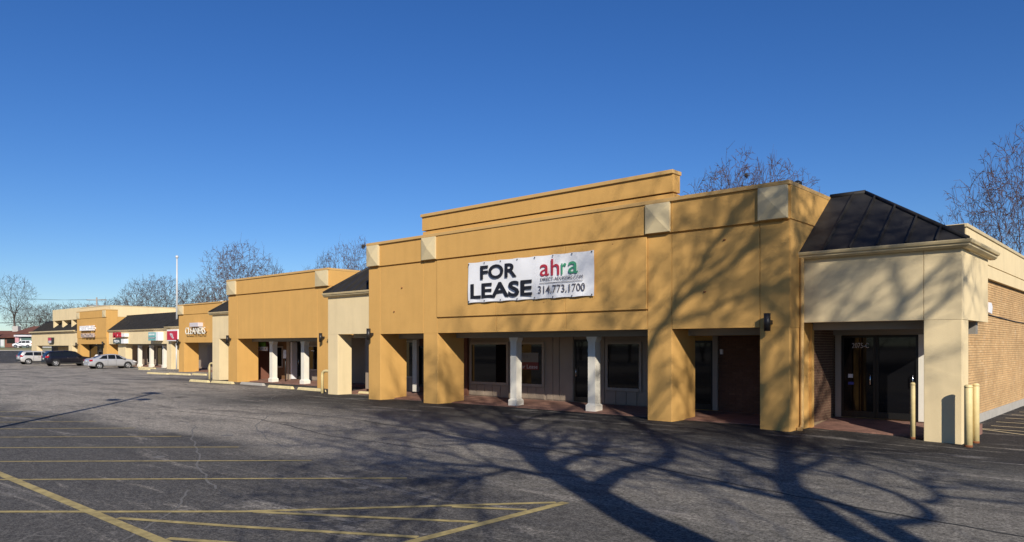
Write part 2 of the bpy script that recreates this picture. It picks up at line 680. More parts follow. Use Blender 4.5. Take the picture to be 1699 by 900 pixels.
# pale scuffs on the paving
for x, y, r in ((-8.7, 6.45, .10), (-8.15, 6.75, .035), (-16.1, 8.15, .16), (-13.9, 5.75, .12)):
    bm = bmesh.new()
    bm.faces.new([bm.verts.new((x + r * rnd.uniform(.6, 1.2) * math.cos(6.283 * k / 11) * 1.4, y + r * rnd.uniform(.6, 1.2) * math.sin(6.283 * k / 11), ground_h(x, y) + .003)) for k in range(11)])
    bm.normal_update()
    struct(link(finish(bm, "pavement_scuff", SEAML), "pavement_scuff"))

# grass verge and road beyond the lot
bm = bmesh.new()
V = []
for y in (-60, -10, 20, 45, 80, 140):
    V.append([bm.verts.new((x, y, ground_h(x, y) + dz)) for x, dz in ((-194, .02), (-194.3, .12), (-197, .12), (-200, .12), (-204, .02))])
for a, b in zip(V, V[1:]):
    for k in range(4):
        bm.faces.new((a[k], a[k + 1], b[k + 1], b[k]))
struct(link(finish(bm, "grass_verge", GRASS), "grass_verge"))
bm = bmesh.new()
for y0, y1 in zip((-60, -10, 20, 45, 80), (-10, 20, 45, 80, 140)):
    z0 = ground_h(-193.8, y0)
    bx(bm, -193.95, -193.6, y0, y1 - .02, z0 - .1, z0 + .15)
struct(link(finish(bm, "kerb", CONC), "kerb"))


# ------------------------------------------------------------------ bricks
def brick_field(name, parent, plane, c, a0, a1, z0, z1, out, mat=None, bl=.215, bh=.0677, j=.012):
    """running bond of individual bricks on a vertical plane; plane 'x' (faces +x) or 'y' (faces -y)"""
    rr = random.Random(len(name) + int(c * 10))
    verts, faces, tones = [], [], []
    row = 0
    z = z0
    while z < z1 - .01:
        zt = min(z + bh - j, z1)
        a = a0 - (bl / 2 if row % 2 else 0)
        while a < a1:
            s, e = max(a, a0), min(a + bl - j, a1)
            a += bl
            if e - s < .02:
                continue
            d = out + rr.uniform(-.002, .003)
            n = len(verts)
            if plane == 'x':
                q = [(c, s, z), (c, e, z), (c, e, zt), (c, s, zt), (c + d, s, z), (c + d, e, z), (c + d, e, zt), (c + d, s, zt)]
            else:
                q = [(s, c, z), (e, c, z), (e, c, zt), (s, c, zt), (s, c - d, z), (e, c - d, z), (e, c - d, zt), (s, c - d, zt)]
            verts += q
            fs = [(4, 5, 6, 7), (0, 1, 5, 4), (1, 2, 6, 5), (2, 3, 7, 6), (3, 0, 4, 7)]
            faces += [tuple(n + i for i in f) for f in fs]
            t = min(1, max(0, rr.gauss(.5, .13)))
            tones += [t] * 5
        z += bh
        row += 1
    w = worg(parent)
    verts = [(v[0] - w.x, v[1] - w.y, v[2] - w.z) for v in verts]
    me = bpy.data.meshes.new(name)
    me.from_pydata(verts, [], faces)
    at = me.attributes.new("tone", 'FLOAT', 'FACE')
    at.data.foreach_set("value", tones)
    me.materials.append(mat or BRICK)
    bm = bmesh.new()
    bm.from_mesh(me)
    bmesh.ops.recalc_face_normals(bm, faces=bm.faces)
    bm.to_mesh(me)
    bm.free()
    o = link(me, name, parent)
    o["kind"] = "stuff"
    return o


# ------------------------------------------------------------------ building pieces
def corner_panel(parent, x0, x1, y, z0, z1):
    """tan square with a shallow pyramid face"""
    def f(bm):
        bx(bm, x0, x1, y - .13, y + .02, z0, z1)
        cx, cz = (x0 + x1) / 2, (z0 + z1) / 2
        b = [bm.verts.new(p) for p in ((x0, y - .131, z0), (x1, y - .131, z0), (x1, y - .131, z1), (x0, y - .131, z1))]
        t = bm.verts.new((cx, y - .21, cz))
        for i in range(4):
            bm.faces.new((b[i], b[(i + 1) % 4], t))
    return part("corner_panel", parent, f, TAN)


def column(parent, x, y, zb, zt, w=.27):
    h = w / 2
    c = part("column", parent, lambda bm: (
        bx(bm, x - h, x + h, y - h, y + h, zb + .26, zt - .16),
        prism(bm, [(x - h, zt - .16), (x + h, zt - .16), (x + h + .06, zt - .05), (x + h + .06, zt), (x - h - .06, zt), (x - h - .06, zt - .05)], 'y', y - h, y + h)), WHITE)
    b = h + .05

    def base(bm):
        bx(bm, x - b, x + b, y - b, y + b, zb - .05, zb + .21)
        lo = [bm.verts.new(p) for p in ((x - b, y - b, zb + .211), (x + b, y - b, zb + .211), (x + b, y + b, zb + .211), (x - b, y + b, zb + .211))]
        hi = [bm.verts.new(p) for p in ((x - h, y - h, zb + .27), (x + h, y - h, zb + .27), (x + h, y + h, zb + .27), (x - h, y + h, zb + .27))]
        for i in range(4):
            bm.faces.new((lo[i], lo[(i + 1) % 4], hi[(i + 1) % 4], hi[i]))
        bm.faces.new(hi)
    part("column_base", c, base, WHITE)
    return c


def window(parent, x0, x1, y, z0, z1, fw=.09, mat=None, proud=.05):
    """window set in a wall face at y: frame proud of the wall, dark pane set back inside it"""
    mat = mat or TRIMG
    fr = part("window", parent, lambda bm: (
        bx(bm, x0 - fw, x0, y - proud, y + .03, z0 - fw, z1 + fw), bx(bm, x1, x1 + fw, y - proud, y + .03, z0 - fw, z1 + fw),
        bx(bm, x0, x1, y - proud, y + .03, z1, z1 + fw), bx(bm, x0, x1, y - proud - .02, y + .03, z0 - fw, z0)), mat)
    pbox("pane", fr, x0, x1, y - .012, y + .02, z0, z1, GLASS)
    return fr


def door(parent, x0, x1, y, z0, z1, glass=True, fr=.07, mat=None, dmat=None, handle_left=True):
    mat = mat or TRIMG
    dmat = dmat or ALU
    d = part("door", parent, lambda bm: (
        bx(bm, x0, x0 + fr, y - .045, y + .03, z0, z1), bx(bm, x1 - fr, x1, y - .045, y + .03, z0, z1),
        bx(bm, x0 + fr, x1 - fr, y - .045, y + .03, z1 - fr, z1), bx(bm, x0 + fr, x1 - fr, y - .045, y + .03, z0, z0 + .16)), dmat)
    pbox("pane" if glass else "door_leaf", d, x0 + fr, x1 - fr, y - .02, y + .02, z0 + .16, z1 - fr, GLASS if glass else dmat)
    hx = x0 + fr + .06 if handle_left else x1 - fr - .06
    part("handle", d, lambda bm: tube(bm, [(hx, y - .05, z0 + .85), (hx, y - .10, z0 + .87), (hx, y - .10, z0 + 1.13), (hx, y - .05, z0 + 1.15)], .014, 8), CHROME)
    return d


def siding(parent, x0, x1, y, z0, z1, n, name="panel"):
    """recessed board panels side by side"""
    w = (x1 - x0) / n
    for k in range(n):
        pbox(name, parent, x0 + k * w + .012, x0 + (k + 1) * w - .012, y - .03, y + .01, z0, z1, SIDING, .006)


def floor_slab(parent, x0, x1, y0, y1, zf, zb, name="walkway"):
    def f(bm):
        prism(bm, [(y0, zf), (y1, zb), (y1, zb - .6), (y0, zf - .6)], 'x', x0, x1)
    return part(name, parent, f, TILE)


def wall_grooved(parent, xs, zs, y, t, mat, gx=.018, gz=.05, name="wall_panel"):
    """front panels split at xs and zs with recessed joints"""
    for x0, x1 in zip(xs, xs[1:]):
        for k, (z0, z1) in enumerate(zip(zs, zs[1:])):
            pbox(name, parent, x0 + gx / 2, x1 - gx / 2, y - .045 * k, y + t, z0, z1 - (gz if k < len(zs) - 2 else 0), mat, .004)


def bay(label, name, Y0, piers, x0, x1, dz, hdr, seam, top, depth, store, floor0, cols=(), colY=None, squares=(), body_to=42., pier_depth=1.3, walls=None, loc=None, column_w=.27):
    """ochre stucco bay: piers, panelled fascia, coping, tan corner panels, covered walk, storefront wall"""
    u = thing(name, label, "shop unit", ((x0 + x1) / 2, Y0, 0))
    cop = top - .10
    # solid body behind the joints
    pbox("upper_wall", u, x0 + .012, x1 - .004, Y0 + .045, body_to, hdr + .14, cop - .004, ORANGE)
    pbox("lower_wall", u, x0 + .012, x1 - .004, store + .012, body_to, dz - .4, hdr + .14, ORANGE)
    part("fascia_back", u, lambda bm: bx(bm, x0 + .02, x1 - .02, Y0 + .042, Y0 + .32, hdr, hdr + .138), ORANGE)
    for a, b in piers:
        pbox("pier", u, a, b, Y0, Y0 + pier_depth, dz - .3, hdr - .002, ORANGE, .012)
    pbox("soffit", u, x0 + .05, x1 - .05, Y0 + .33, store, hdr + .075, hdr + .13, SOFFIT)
    part("coping", u, lambda bm: (bx(bm, x0 - .03, x1 + .03, Y0 - .11, Y0 + .35, cop, top), bx(bm, x1 - .32, x1 + .0301, Y0 + .351, body_to, cop, top), bx(bm, x0 - .0301, x0 + .3, Y0 + .351, body_to, cop, top)), ORANGE_TRIM, .01)
    for a, b in squares:
        corner_panel(u, a, b, Y0, seam + .02, cop - .01)
    if cols:
        pbox("beam", u, x0 + .5, x1 - .2, colY - .15, colY + .15, hdr - .17, hdr + .07, BEAM)
        for c in cols:
            column(u, c, colY, floor0 + dz, hdr - .17, column_w)
    return u


# ================================================================== MAIN BAY (front, for lease)
YM = 17.64
main = bay("large ochre stucco shop front with raised centre parapet and lease banner", "shop_unit", YM,
           [(-23.42, -22.70), (-20.20, -19.45), (-10.87, -10.12), (-7.67, -6.93)], -23.42, -6.93, 0, 2.50, 5.10, 6.02, 0, 20.2, .0,
           cols=(-16.68, -13.44), colY=18.70, squares=((-23.40, -22.70), (-20.18, -19.45), (-10.87, -10.13), (-7.67, -6.95)))
# fascia panels, each a board with open joints
xs_all = [-23.42, -22.70, -20.20, -19.45, -10.87, -10.12, -7.67, -6.93]
for i, (a, b) in enumerate(zip(xs_all, xs_all[1:])):
    if i == 3:
        for c, d in ((-19.45, -16.6), (-16.6, -13.72), (-13.72, -10.87)):
            wall_grooved(main, [c, d], [2.5, 3.06, 5.05], YM, .05, ORANGE)
        wall_grooved(main, [a, b], [5.10, 5.92], YM - .075, .12, ORANGE)
    else:
        wall_grooved(main, [a, b], [2.5, 5.10, 5.92], YM, .05, ORANGE)
# left over fixings of old signs on the fascia
for x, z in ((-21.85, 3.33), (-14.55, 3.38), (-9.15, 3.45), (-21.4, 4.2), (-12.0, 4.95), (-8.6, 4.75)):
    part("old_fixing", main, lambda bm, x=x, z=z: (bx(bm, x - .03, x + .03, YM - .02, YM + .002, z - .018, z + .018), bx(bm, x - .012, x + .016, YM - .05, YM - .0201, z - .01, z + .012)), RUST)
# side return seen above the wing roof
part("wall_panel", main, lambda bm: (bx(bm, -6.95, -6.92, YM + .01, 24, 2.5, 5.085), bx(bm, -6.95, -6.905, YM + .012, 24, 5.11, 5.915)), ORANGE)
pbox("side_wall", main, -6.955, -6.925, YM + 1.31, 19.05, -.3, 2.49, ORANGE)
# raised centre parapet
part("parapet", main, lambda bm: (bx(bm, -20.20, -10.05, YM - .03, YM + .32, 6.03, 6.14), bx(bm, -20.20, -10.05, YM - .07, YM + .318, 6.18, 6.66)), ORANGE, .004)
pbox("parapet_coping", main, -20.23, -10.02, YM - .13, YM + .35, 6.662, 6.765, ORANGE_TRIM, .01)
# storefront wall and walk
floor_slab(main, -23.3, -7.0, 18.32, 20.6, .02, .15)
S = 20.2
part("storefront_wall", main, lambda bm: bx(bm, -19.6, -10.9, S, S + .2, .1, 2.62), SIDING)
for a, b in ((-20.29, -18.46), (-18.2, -16.75), (-13.94, -12.74)):
    pass
pbox("brick_pier", main, -20.9, -20.48, S - .1, S + .1, .1, 2.6, HBRICK)
pbox("storefront_wall", main, -20.47, -19.601, S + .001, S + .2, .1, 2.62, SIDING)
window(main, -20.29, -18.46, S, .68, 2.10)
siding(main, -20.44, -18.36, S, .16, .56, 5)
window(main, -18.14, -16.75, S, .68, 2.10)
siding(main, -18.22, -16.64, S, .16, .56, 4)
siding(main, -16.55, -15.98, S, .16, 2.36, 2)
siding(main, -15.96, -15.37, S, .16, 2.36, 1)
door(main, -15.33, -14.42, S, .15, 2.26, glass=True, dmat=ALU)
siding(main, -14.38, -14.08, S, .16, 2.36, 1)
window(main, -13.94, -12.74, S, .68, 2.10)
siding(main, -14.03, -12.42, S, .16, .56, 4)
siding(main, -12.60, -12.30, S, .62, 2.36, 1)
siding(main, -12.26, -11.0, S, .16, 2.36, 3)
# right opening of the main bay: glass door, white jamb, brick wall
door(main, -11.1, -10.20, S, .15, 2.20, dmat=ALU)
pbox("jamb", main, -10.19, -10.03, S - .08, S + .05, .15, 2.34, TRIMG)
pbox("lintel", main, -11.2, -7.0, S - .081, S + .05, 2.35, 2.6, BEAM)
pbox("mortar_bed", main, -10.02, -6.96, S - .03, S + .01, .1, 2.34, simple("dark mortar", (.10, .065, .045), .95))
brick_field("bricks", main, 'y', S - .031, -10.02, -6.97, .15, 2.34, .012, BRICK_SHADE)
pbox("light_switch", main, -9.95, -9.87, S - .09, S - .04, 1.80, 1.95, SIGNW)
# left opening of the main bay
pbox("storefront_wall", main, -23.4, -19.8 - 1.2, S + .002, S + .2, .1, 2.62, HBRICK)
pbox("jamb", main, -23.94 + .30, -23.38, S - .16, S - .02, .15, 2.30, WHITE)
w_ = window(main, -23.3, -22.75, S, .45, 1.95, mat=ALU)
door(main, -22.6, -21.6, S, .15, 2.25)
# vent on the roof corner and downspout in the corner
part("roof_vent", main, lambda bm: (lathe(bm, (-7.2, YM + 1.2, 6.0), [(.07, 0), (.07, .12), (.11, .13), (.11, .2), (.04, .25)], 12)), DARKM)
part("downspout", main, lambda bm: (tube(bm, [(-6.86, 18.24, 4.2), (-6.86, 18.24, .12), (-6.83, 18.1, .03)], .045, 10), bx(bm, -6.9, -6.8, 18.02, 18.12, -.05, .06)), ORANGE_TRIM)

# ================================================================== END WING (right)
YW = 18.36
wing = thing("shop_unit", "cream stucco end unit with black hipped metal roof and glass doors", "shop unit", (-5.2, YW, -.06))
XR = -3.47
pbox("pier", wing, -4.21, XR, YW, YW + .66, -.4, 2.615, CREAM, .012)
pbox("wall_panel", wing, -6.90, -4.218, YW, YW + .25, 2.62, 4.16, CREAM, .004)
pbox("wall_panel", wing, -4.206, XR, YW, YW + .25, 2.62, 4.16, CREAM, .004)
pbox("wall_panel", wing, -3.72, XR, YW + .251, 21.3, 2.62, 4.16, CREAM, .004)
pbox("fascia_back", wing, -6.9, -3.73, YW + .252, 21.0, 2.75, 4.15, CREAM)
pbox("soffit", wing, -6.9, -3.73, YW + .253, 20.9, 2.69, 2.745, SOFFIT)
pbox("beam", wing, -6.85, -4.25, 18.95, 19.2, 2.44, 2.68, BEAM)
pbox("jamb", wing, -6.93, -6.86, 18.9, 19.05, -.1, 2.6, ORANGE)
floor_slab(wing, -6.92, -3.52, 18.85, 20.9, -.02, .16)
SW = 20.6
pbox("lintel", wing, -6.92, -3.6, SW - .05, SW + .2, 2.33, 2.74, BEAM)
pbox("storefront_wall", wing, -6.92, -3.95, SW + .03, SW + .3, .0, 2.74, MORTAR)
pbox("recess_side_wall", wing, -7.02, -6.906, 19.06, 20.62, -.1, 2.68, MORTAR)
brick_field("bricks", wing, 'x', -6.905, 19.07, 20.56, .10, 2.62, .010, BRICK_SHADE)
brick_field("bricks", wing, 'y', SW + .029, -6.89, -6.86, .15, 2.33, .012, BRICK_SHADE)
pbox("jamb", wing, -6.84, -6.69, SW - .06, SW + .05, .15, 2.33, TRIMG)
pbox("jamb", wing, -4.83, -4.68, SW - .06, SW + .05, .15, 2.33, WHITE)
brick_field("bricks", wing, 'y', SW + .028, -4.67, -3.97, .15, 2.33, .012, BRICK_SHADE)
d1 = door(wing, -6.688, -5.83, SW, .17, 2.32, fr=.06, handle_left=False)
d2 = door(wing, -5.82, -4.832, SW, .17, 2.32, fr=.06, handle_left=False)
text_part("unit_number", d1, "2075-C", -6.42, SW - .022, 1.99, .42, .13, .006, LAV)
pbox("sticker", d1, -6.52, -6.40, SW - .024, SW - .021, 1.20, 1.30, SIGNW)
pbox("sticker", d1, -6.52, -6.38, SW - .024, SW - .021, 1.02, 1.09, simple("blue decal", (.05, .06, .30), .5))
# gutter with moulded profile, returning round the corner
prof = [(0, 0), (-.10, 0), (-.16, .05), (-.16, .09), (-.20, .10), (-.22, .15), (-.22, .17), (0, .17)]


def gutter(parent, xa, xb, y, z, ret=None):
    def f(bm):
        P = [(a + y, b + z) for a, b in prof]
        prism(bm, P, 'x', xa, xb)
    return part("gutter", parent, f, CREAM_TRIM)


def wing_gutter(bm):
    A, B = [], []
    for a, b in prof:
        A.append((-6.92, YW + a, 4.162 + b))
        B.append((XR - a, YW + a, 4.162 + b))
    C_ = [(XR - a, 21.55, 4.162 + b) for a, b in prof]
    va = [bm.verts.new(p) for p in A]
    vb = [bm.verts.new(p) for p in B]
    vc = [bm.verts.new(p) for p in C_]
    n = len(prof)
    for i in range(n):
        k = (i + 1) % n
        bm.faces.new((va[i], va[k], vb[k], vb[i]))
        bm.faces.new((vb[i], vb[k], vc[k], vc[i]))
    bm.faces.new(va)
    bm.faces.new(vc[::-1])


part("gutter", wing, wing_gutter, CREAM_TRIM)


def mansard(parent, xa, xb, ye, ze, yr, zr, hipL=None, hipR=None, pitch=.57, t=.04):
    """standing seam roof from eave (ye,ze) to ridge (yr,zr); hips run in to x = hipL / hipR at the ridge"""
    def xl(f):
        return xa + ((hipL - xa) * f if hipL is not None else 0)

    def xr_(f):
        return xb + ((hipR - xb) * f if hipR is not None else 0)
    n = Vector((0, -(zr - ze), (yr - ye))).normalized()
    k = max(1, round((xb - xa) / pitch))
    edges = [xa + (xb - xa) * i / k for i in range(k + 1)]
    roof = None

    def fr_at(x):     # how far up the slope a seam at x can run
        f = 1.
        if hipL is not None and x < hipL:
            f = min(f, (x - xa) / (hipL - xa))
        if hipR is not None and x > hipR:
            f = min(f, (xb - x) / (xb - hipR))
        return max(0., f)

    def P(x, f):
        return Vector((x, ye + (yr - ye) * f, ze + (zr - ze) * f))
    for i in range(k):
        a, b = edges[i] + .012, edges[i + 1] - .012
        pts = [P(a, 0), P(b, 0), P(b, fr_at(b))]
        if hipR is not None and a < hipR < b:
            pts.append(P(hipR, 1))
        if hipL is not None and a < hipL < b:
            pts.append(P(hipL, 1))
        if fr_at(a) > .01:
            pts.append(P(a, fr_at(a)))
        part("roof_panel", parent, lambda bm, q=pts: solid(bm, q, n * .012), ROOF)
    for x in edges[1:-1]:
        f = fr_at(x)
        if f > .02:
            part("roof_seam", parent, lambda bm, x=x, f=f: solid(bm, [P(x - .014, 0), P(x + .014, 0), P(x + .014, f), P(x - .014, f)], n * .075), ROOF)

    def under(bm):
        q = [P(xa, 0), P(xb, 0), P(xr_(1), 1), P(xl(1), 1)]
        back = [Vector((p.x, yr, ze - .02)) for p in (q[0], q[1])]
        vs = [bm.verts.new(p - n * .006) for p in q]
        vb = [bm.verts.new(p) for p in back]
        bm.faces.new(vs)
        bm.faces.new((vs[1], vb[1], vs[2]))
        bm.faces.new((vs[0], vs[3], vb[0]))
        bm.faces.new((vs[3], vs[2], vb[1], vb[0]))
        bm.faces.new((vs[0], vb[0], vb[1], vs[1]))
    part("roof_deck", parent, under, ROOF)
    # ridge and hip caps
    def caps(bm):
        tube(bm, [P(xl(1), 1) + Vector((0, .02, .03)), P(xr_(1), 1) + Vector((0, .02, .03))], .075, 6)
        if hipR is not None:
            tube(bm, [P(xr_(1), 1) + Vector((0, .02, .035)), P(xb, 0) + Vector((0, .0, .03))], .05, 6)
        if hipL is not None:
            tube(bm, [P(xl(1), 1) + Vector((0, .02, .035)), P(xa, 0) + Vector((0, .0, .03))], .07, 6)
    part("roof_cap", parent, caps, ROOF)


mansard(wing, -6.92, -3.32, 18.16, 4.31, 20.4, 6.0, None, -6.04)
# right hip slope
part("roof_panel", wing, lambda bm: solid(bm, [(-3.32, 18.16, 4.31), (-3.32, 21.6, 4.31), (-6.04, 21.6, 6.0), (-6.04, 20.4, 6.0)], (.006, 0, .010)), ROOF)
pbox("roof_flashing", wing, -6.0, -4.02, 21.5, 21.62, 4.3, 5.12, ROOF)
# brick side wall with parapet band
pbox("side_wall", wing, -6.9, -4.115, 20.95, 45, -.3, 3.95, MORTAR)
brick_field("bricks", wing, 'x', -4.114, 20.9, 37, .17, 3.92, .012)
pbox("wall_base", wing, -4.2, -4.075, 20.9, 45, -.4, .165, CONC, .01)
pbox("parapet", wing, -6.0, -3.99, 21.61, 45, 3.955, 4.31, CREAM, .004)
pbox("parapet", wing, -6.0, -3.985, 21.62, 45, 4.335, 5.06, CREAM, .004)
pbox("parapet_coping", wing, -6.05, -3.95, 21.58, 45, 5.062, 5.15, CREAM_TRIM, .01)
pbox("side_wall", wing, -6.9, -4.2, 21.63, 45, 3.96, 4.9, CREAM)


# ================================================================== cream wings between the bays
def cream_wing(label, Y0, xa, xb, dz, hdr, gz, piers, store, body_to, pd=.72, hipL=True, rise=1.7, door_spec=None, cols=(), colY=None):
    u = thing("shop_unit", label, "shop unit", ((xa + xb) / 2, Y0, dz))
    for a, b in piers:
        pbox("pier", u, a, b, Y0, Y0 + pd, dz - .3, hdr - .003, CREAM, .012)
    pbox("wall_panel", u, xa, xb, Y0 + .001, Y0 + .25, hdr, gz - .16, CREAM)
    pbox("upper_wall", u, xa + .004, xb, Y0 + .251, body_to, hdr + .13, gz - .165, CREAM)
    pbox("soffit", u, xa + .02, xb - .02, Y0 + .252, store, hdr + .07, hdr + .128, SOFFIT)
    pbox("lower_wall", u, xa + .004, xb, store, body_to, dz - .3, hdr + .127, SIDING)
    pbox("beam", u, piers[0][1] + .3, xb - .02, Y0 + .6, Y0 + .85, hdr - .16, hdr + .068, BEAM)
    floor_slab(u, xa + .1, xb - .02, Y0 + .75, store + .1, dz + .02, dz + .14)
    gutter(u, xa - .16, xb, Y0, gz - .158)
    mansard(u, xa - .12, xb, Y0 - .16, gz, Y0 - .16 + rise * 1.25, gz + rise, xa + rise * 1.2 if hipL else None, None)
    for c in cols:
        column(u, c, colY, dz + .02, hdr - .16, .34)
    return u


w2 = cream_wing("cream stucco link unit with small hipped black roof left of the lease bay", 18.6, -27.6, -23.44, -.03, 2.55, 4.32, [(-27.6, -26.87)], 20.6, 40)
pbox("jamb", w2, -26.3, -26.16, 20.5, 20.62, .1, 2.25, TRIMG)
door(w2, -26.15, -25.3, 20.6, .1, 2.2, glass=True, dmat=simple("brown door", (.16, .09, .05), .6))
pbox("jamb", w2, -25.28, -25.1, 20.5, 20.62, .1, 2.25, TRIMG)
window(w2, -24.75, -24.25, 20.6, .75, 2.2)
siding(w2, -24.9, -23.5, 20.6, .14, .6, 4)
part("number_plate", w2, lambda bm: bx(bm, -26.2, -24.0, 20.44, 20.5, 2.36, 2.50), TRIMG)

w3 = cream_wing("narrow cream stucco link unit beside the cleaners", 21.5, -44.3, -40.92, -.05, 2.49, 4.1, [(-44.3, -43.4)], 23.4, 40)
w4a = cream_wing("cream stucco link unit carrying the red square sign", 31.2, -73.85, -62.0, -.24, 2.42, 3.92, [(-73.8, -72.75)], 33.2, 50)
w4b = cream_wing("cream stucco unit with three white columns under a long black roof", 32.6, -92.88, -73.87, -.23, 2.27, 3.84, [(-90.1, -87.9)], 34.6, 50, hipL=False, rise=1.75, cols=(-85.7, -82.6, -79.3), colY=33.3)
part("downspout", w4a, lambda bm: tube(bm, [(-71.4, 31.1, 2.3), (-71.4, 31.1, -.2)], .07, 8), WHITEM)
for a, b, z0, z1 in ((-86.9, -84.9, .3, 1.9), (-84.2, -82.0, .1, 2.0), (-78.5, -76.0, .6, 1.9)):
    window(w4b, a, b, 34.6, z0 - .1, z1, mat=TRIMG)
pbox("wall_panel", w4b, -81.7, -80.2, 34.5, 34.58, -.2, 2.2, HBRICK)

# ================================================================== BAY 2
Y2 = 20.8
b2 = bay("wide ochre stucco bay with two white columns left of the lease bay", "shop_unit", Y2, [(-40.9, -39.85), (-31.8, -30.76)], -40.9, -30.76, 0, 2.46, 4.97, 5.86, 0, 23.7, .0,
         cols=(-37.75, -34.55), colY=21.85, squares=((-40.88, -39.87), (-31.8, -30.78)), column_w=.30, body_to=40)
for a, b in zip([-40.9, -39.85, -31.8], [-39.85, -31.8, -30.76]):
    if b == -31.8:
        for c, d in ((-39.85, -36.9), (-36.9, -34.3), (-34.3, -31.8)):
            wall_grooved(b2, [c, d], [2.46, 4.91], Y2, .05, ORANGE)
        wall_grooved(b2, [a, b], [4.97, 5.76], Y2 - .06, .10, ORANGE)
    else:
        wall_grooved(b2, [a, b], [2.46, 4.97, 5.76], Y2, .05, ORANGE)
part("wall_panel", b2, lambda bm: (bx(bm, -30.79, -30.745, Y2 + .01, 30, 2.46, 4.955), bx(bm, -30.79, -30.74, Y2 + .012, 30, 4.98, 5.755)), ORANGE)
floor_slab(b2, -40.8, -30.8, 21.55, 24.1, .02, .14)
S2 = 23.3
pbox("side_wall", b2, -40.88, -40.7, 22.11, S2 - .01, -.1, 2.5, HBRICK)
pbox("storefront_wall", b2, -40.9, -40.3, S2, S2 + .1, .1, 2.5, HBRICK)
pbox("storefront_wall", b2, -40.29, -38.62, S2 + .001, S2 + .1, .1, 2.5, simple("brown stained siding", (.17, .085, .035), .8))
window(b2, -39.86, -39.25, S2, .85, 1.95)
pbox("jamb", b2, -38.6, -38.3, S2 - .12, S2 + .1, .1, 2.4, TRIMG)
pbox("storefront_wall", b2, -38.29, -36.9, S2 + .3, S2 + .4, .1, 2.5, BLACKP)
pbox("jamb", b2, -38.2, -38.06, S2 - .1, S2 + .25, .14, 2.25, SIGNW)
door(b2, -37.95, -37.05, S2 + .28, .14, 2.2)
pbox("storefront_wall", b2, -36.9, -30.8, S2 + .002, S2 + .12, .1, 2.5, SIDING)
window(b2, -36.45, -35.4, S2, .75, 2.0)
siding(b2, -36.6, -35.2, S2, .14, .60, 4)
window(b2, -34.4, -32.6, S2, .75, 2.0)
siding(b2, -34.6, -32.4, S2, .14, .60, 6)
pbox("light_strip", b2, -36.2, -35.9, S2 - .02, S2 - .013, 1.75, 1.80, SIGNW)

# ================================================================== BAY 3 (cleaners)
Y3 = 27.85
b3 = bay("ochre stucco bay with raised cleaners letters on its front", "shop_unit", Y3, [(-63.5, -62.45), (-55.5, -54.4)], -63.5, -54.4, -.15, 2.33, 4.70, 5.56, 0, 30.4, .0,
         squares=((-63.48, -62.47), (-55.5, -54.42)), body_to=46, pier_depth=1.25)
for a, b in zip([-63.5, -62.45, -55.5], [-62.45, -55.5, -54.4]):
    wall_grooved(b3, [a, b], [2.33, 4.70, 5.46], Y3, .05, ORANGE, gz=.03)
floor_slab(b3, -63.3, -54.5, 28.8, 30.5, -.12, -.02)
pbox("storefront_wall", b3, -63.3, -54.6, 30.3, 30.41, -.1, 2.4, SIDING)
door(b3, -61.3, -60.2, 30.3, -.02, 2.0)
window(b3, -59.8, -58.2, 30.3, .2, 1.95)
pbox("jamb", b3, -62.0, -61.35, 30.2, 30.32, .4, 2.0, WHITE)
pbox("beam", b3, -62.2, -55.6, 29.0, 29.3, 2.15, 2.39, BEAM)

# ================================================================== STORE 4 (ochre front on a tall cream store)
Y4 = 32.4
b4 = bay("far ochre stucco store front against a tall cream box", "shop_unit", Y4, [(-102.8, -101.7), (-94.1, -92.95)], -102.8, -92.95, -.26, 2.28, 5.42, 6.34, 0, 35.2, .0,
         squares=((-94.05, -93.0), (-102.75, -101.75)), body_to=33.6, pier_depth=1.2)
wall_grooved(b4, [-102.8, -92.95], [2.28, 3.0, 5.42, 6.25], Y4, .05, ORANGE, gz=.035)
part("tall_store", b4, lambda bm: (bx(bm, -102.9, -92.92, 33.61, 62, 5.5, 6.75)), CREAM)
part("tall_store_front", b4, lambda bm: bx(bm, -102.9, -92.921, Y4 + .36, 33.61, 6.345, 6.76), CREAM)
part("side_wall", b4, lambda bm: bx(bm, -102.88, -92.94, 33.61, 62, -.5, 5.499), ORANGE)
part("coping", b4, lambda bm: (bx(bm, -102.95, -92.88, Y4 + .34, 62, 6.762, 6.84)), CREAM_TRIM)
pbox("storefront_wall", b4, -102.5, -93.2, 35.0, 35.1, -.3, 2.3, BLACKP)
pbox("tall_parapet", b4, -117.7, -102.91, 33.95, 60, 5.56, 7.09, CREAM)
pbox("rear_wall", b4, -122.0, -102.95, 35.9, 60, -.5, 5.749, CREAM)
pbox("storefront_wall", b4, -101.65, -94.2, 33.4, 33.5, -.3, 2.33, BLACKP)
door(b4, -98.4, -97.3, 33.4, -.2, 2.0)
window(b4, -101.2, -98.8, 33.4, .1, 2.0, mat=ALU)
window(b4, -96.9, -94.6, 33.4, .1, 2.0, mat=ALU)

# ================================================================== WING 5 (far left)
w5 = cream_wing("long low cream stucco unit at the far left end", 33.4, -125.3, -102.85, -.36, 2.1, 3.96, [(-125.3, -122.8), (-109.3, -107.9)], 36, 50, rise=1.55, hipL=False)
for xf in (-117.6, -113.9, -110.2, -106.0):
    part("roof_fin", w5, lambda bm, xf=xf: prism(bm, [(34.0, 4.5), (35.39, 5.555), (34.0, 5.555)], 'x', xf, xf + .45), CREAM)
pbox("eave_slab", w5, -125.4, -106.5, 33.05, 33.6, 3.97, 4.12, CREAM_TRIM)
for a, b in ((-121.5, -118), (-116.5, -113.6), (-112.8, -110)):
    window(w5, a, b, 36, .2, 1.8, mat=TRIMG)

# ================================================================== wall lights
sconce_protos = []


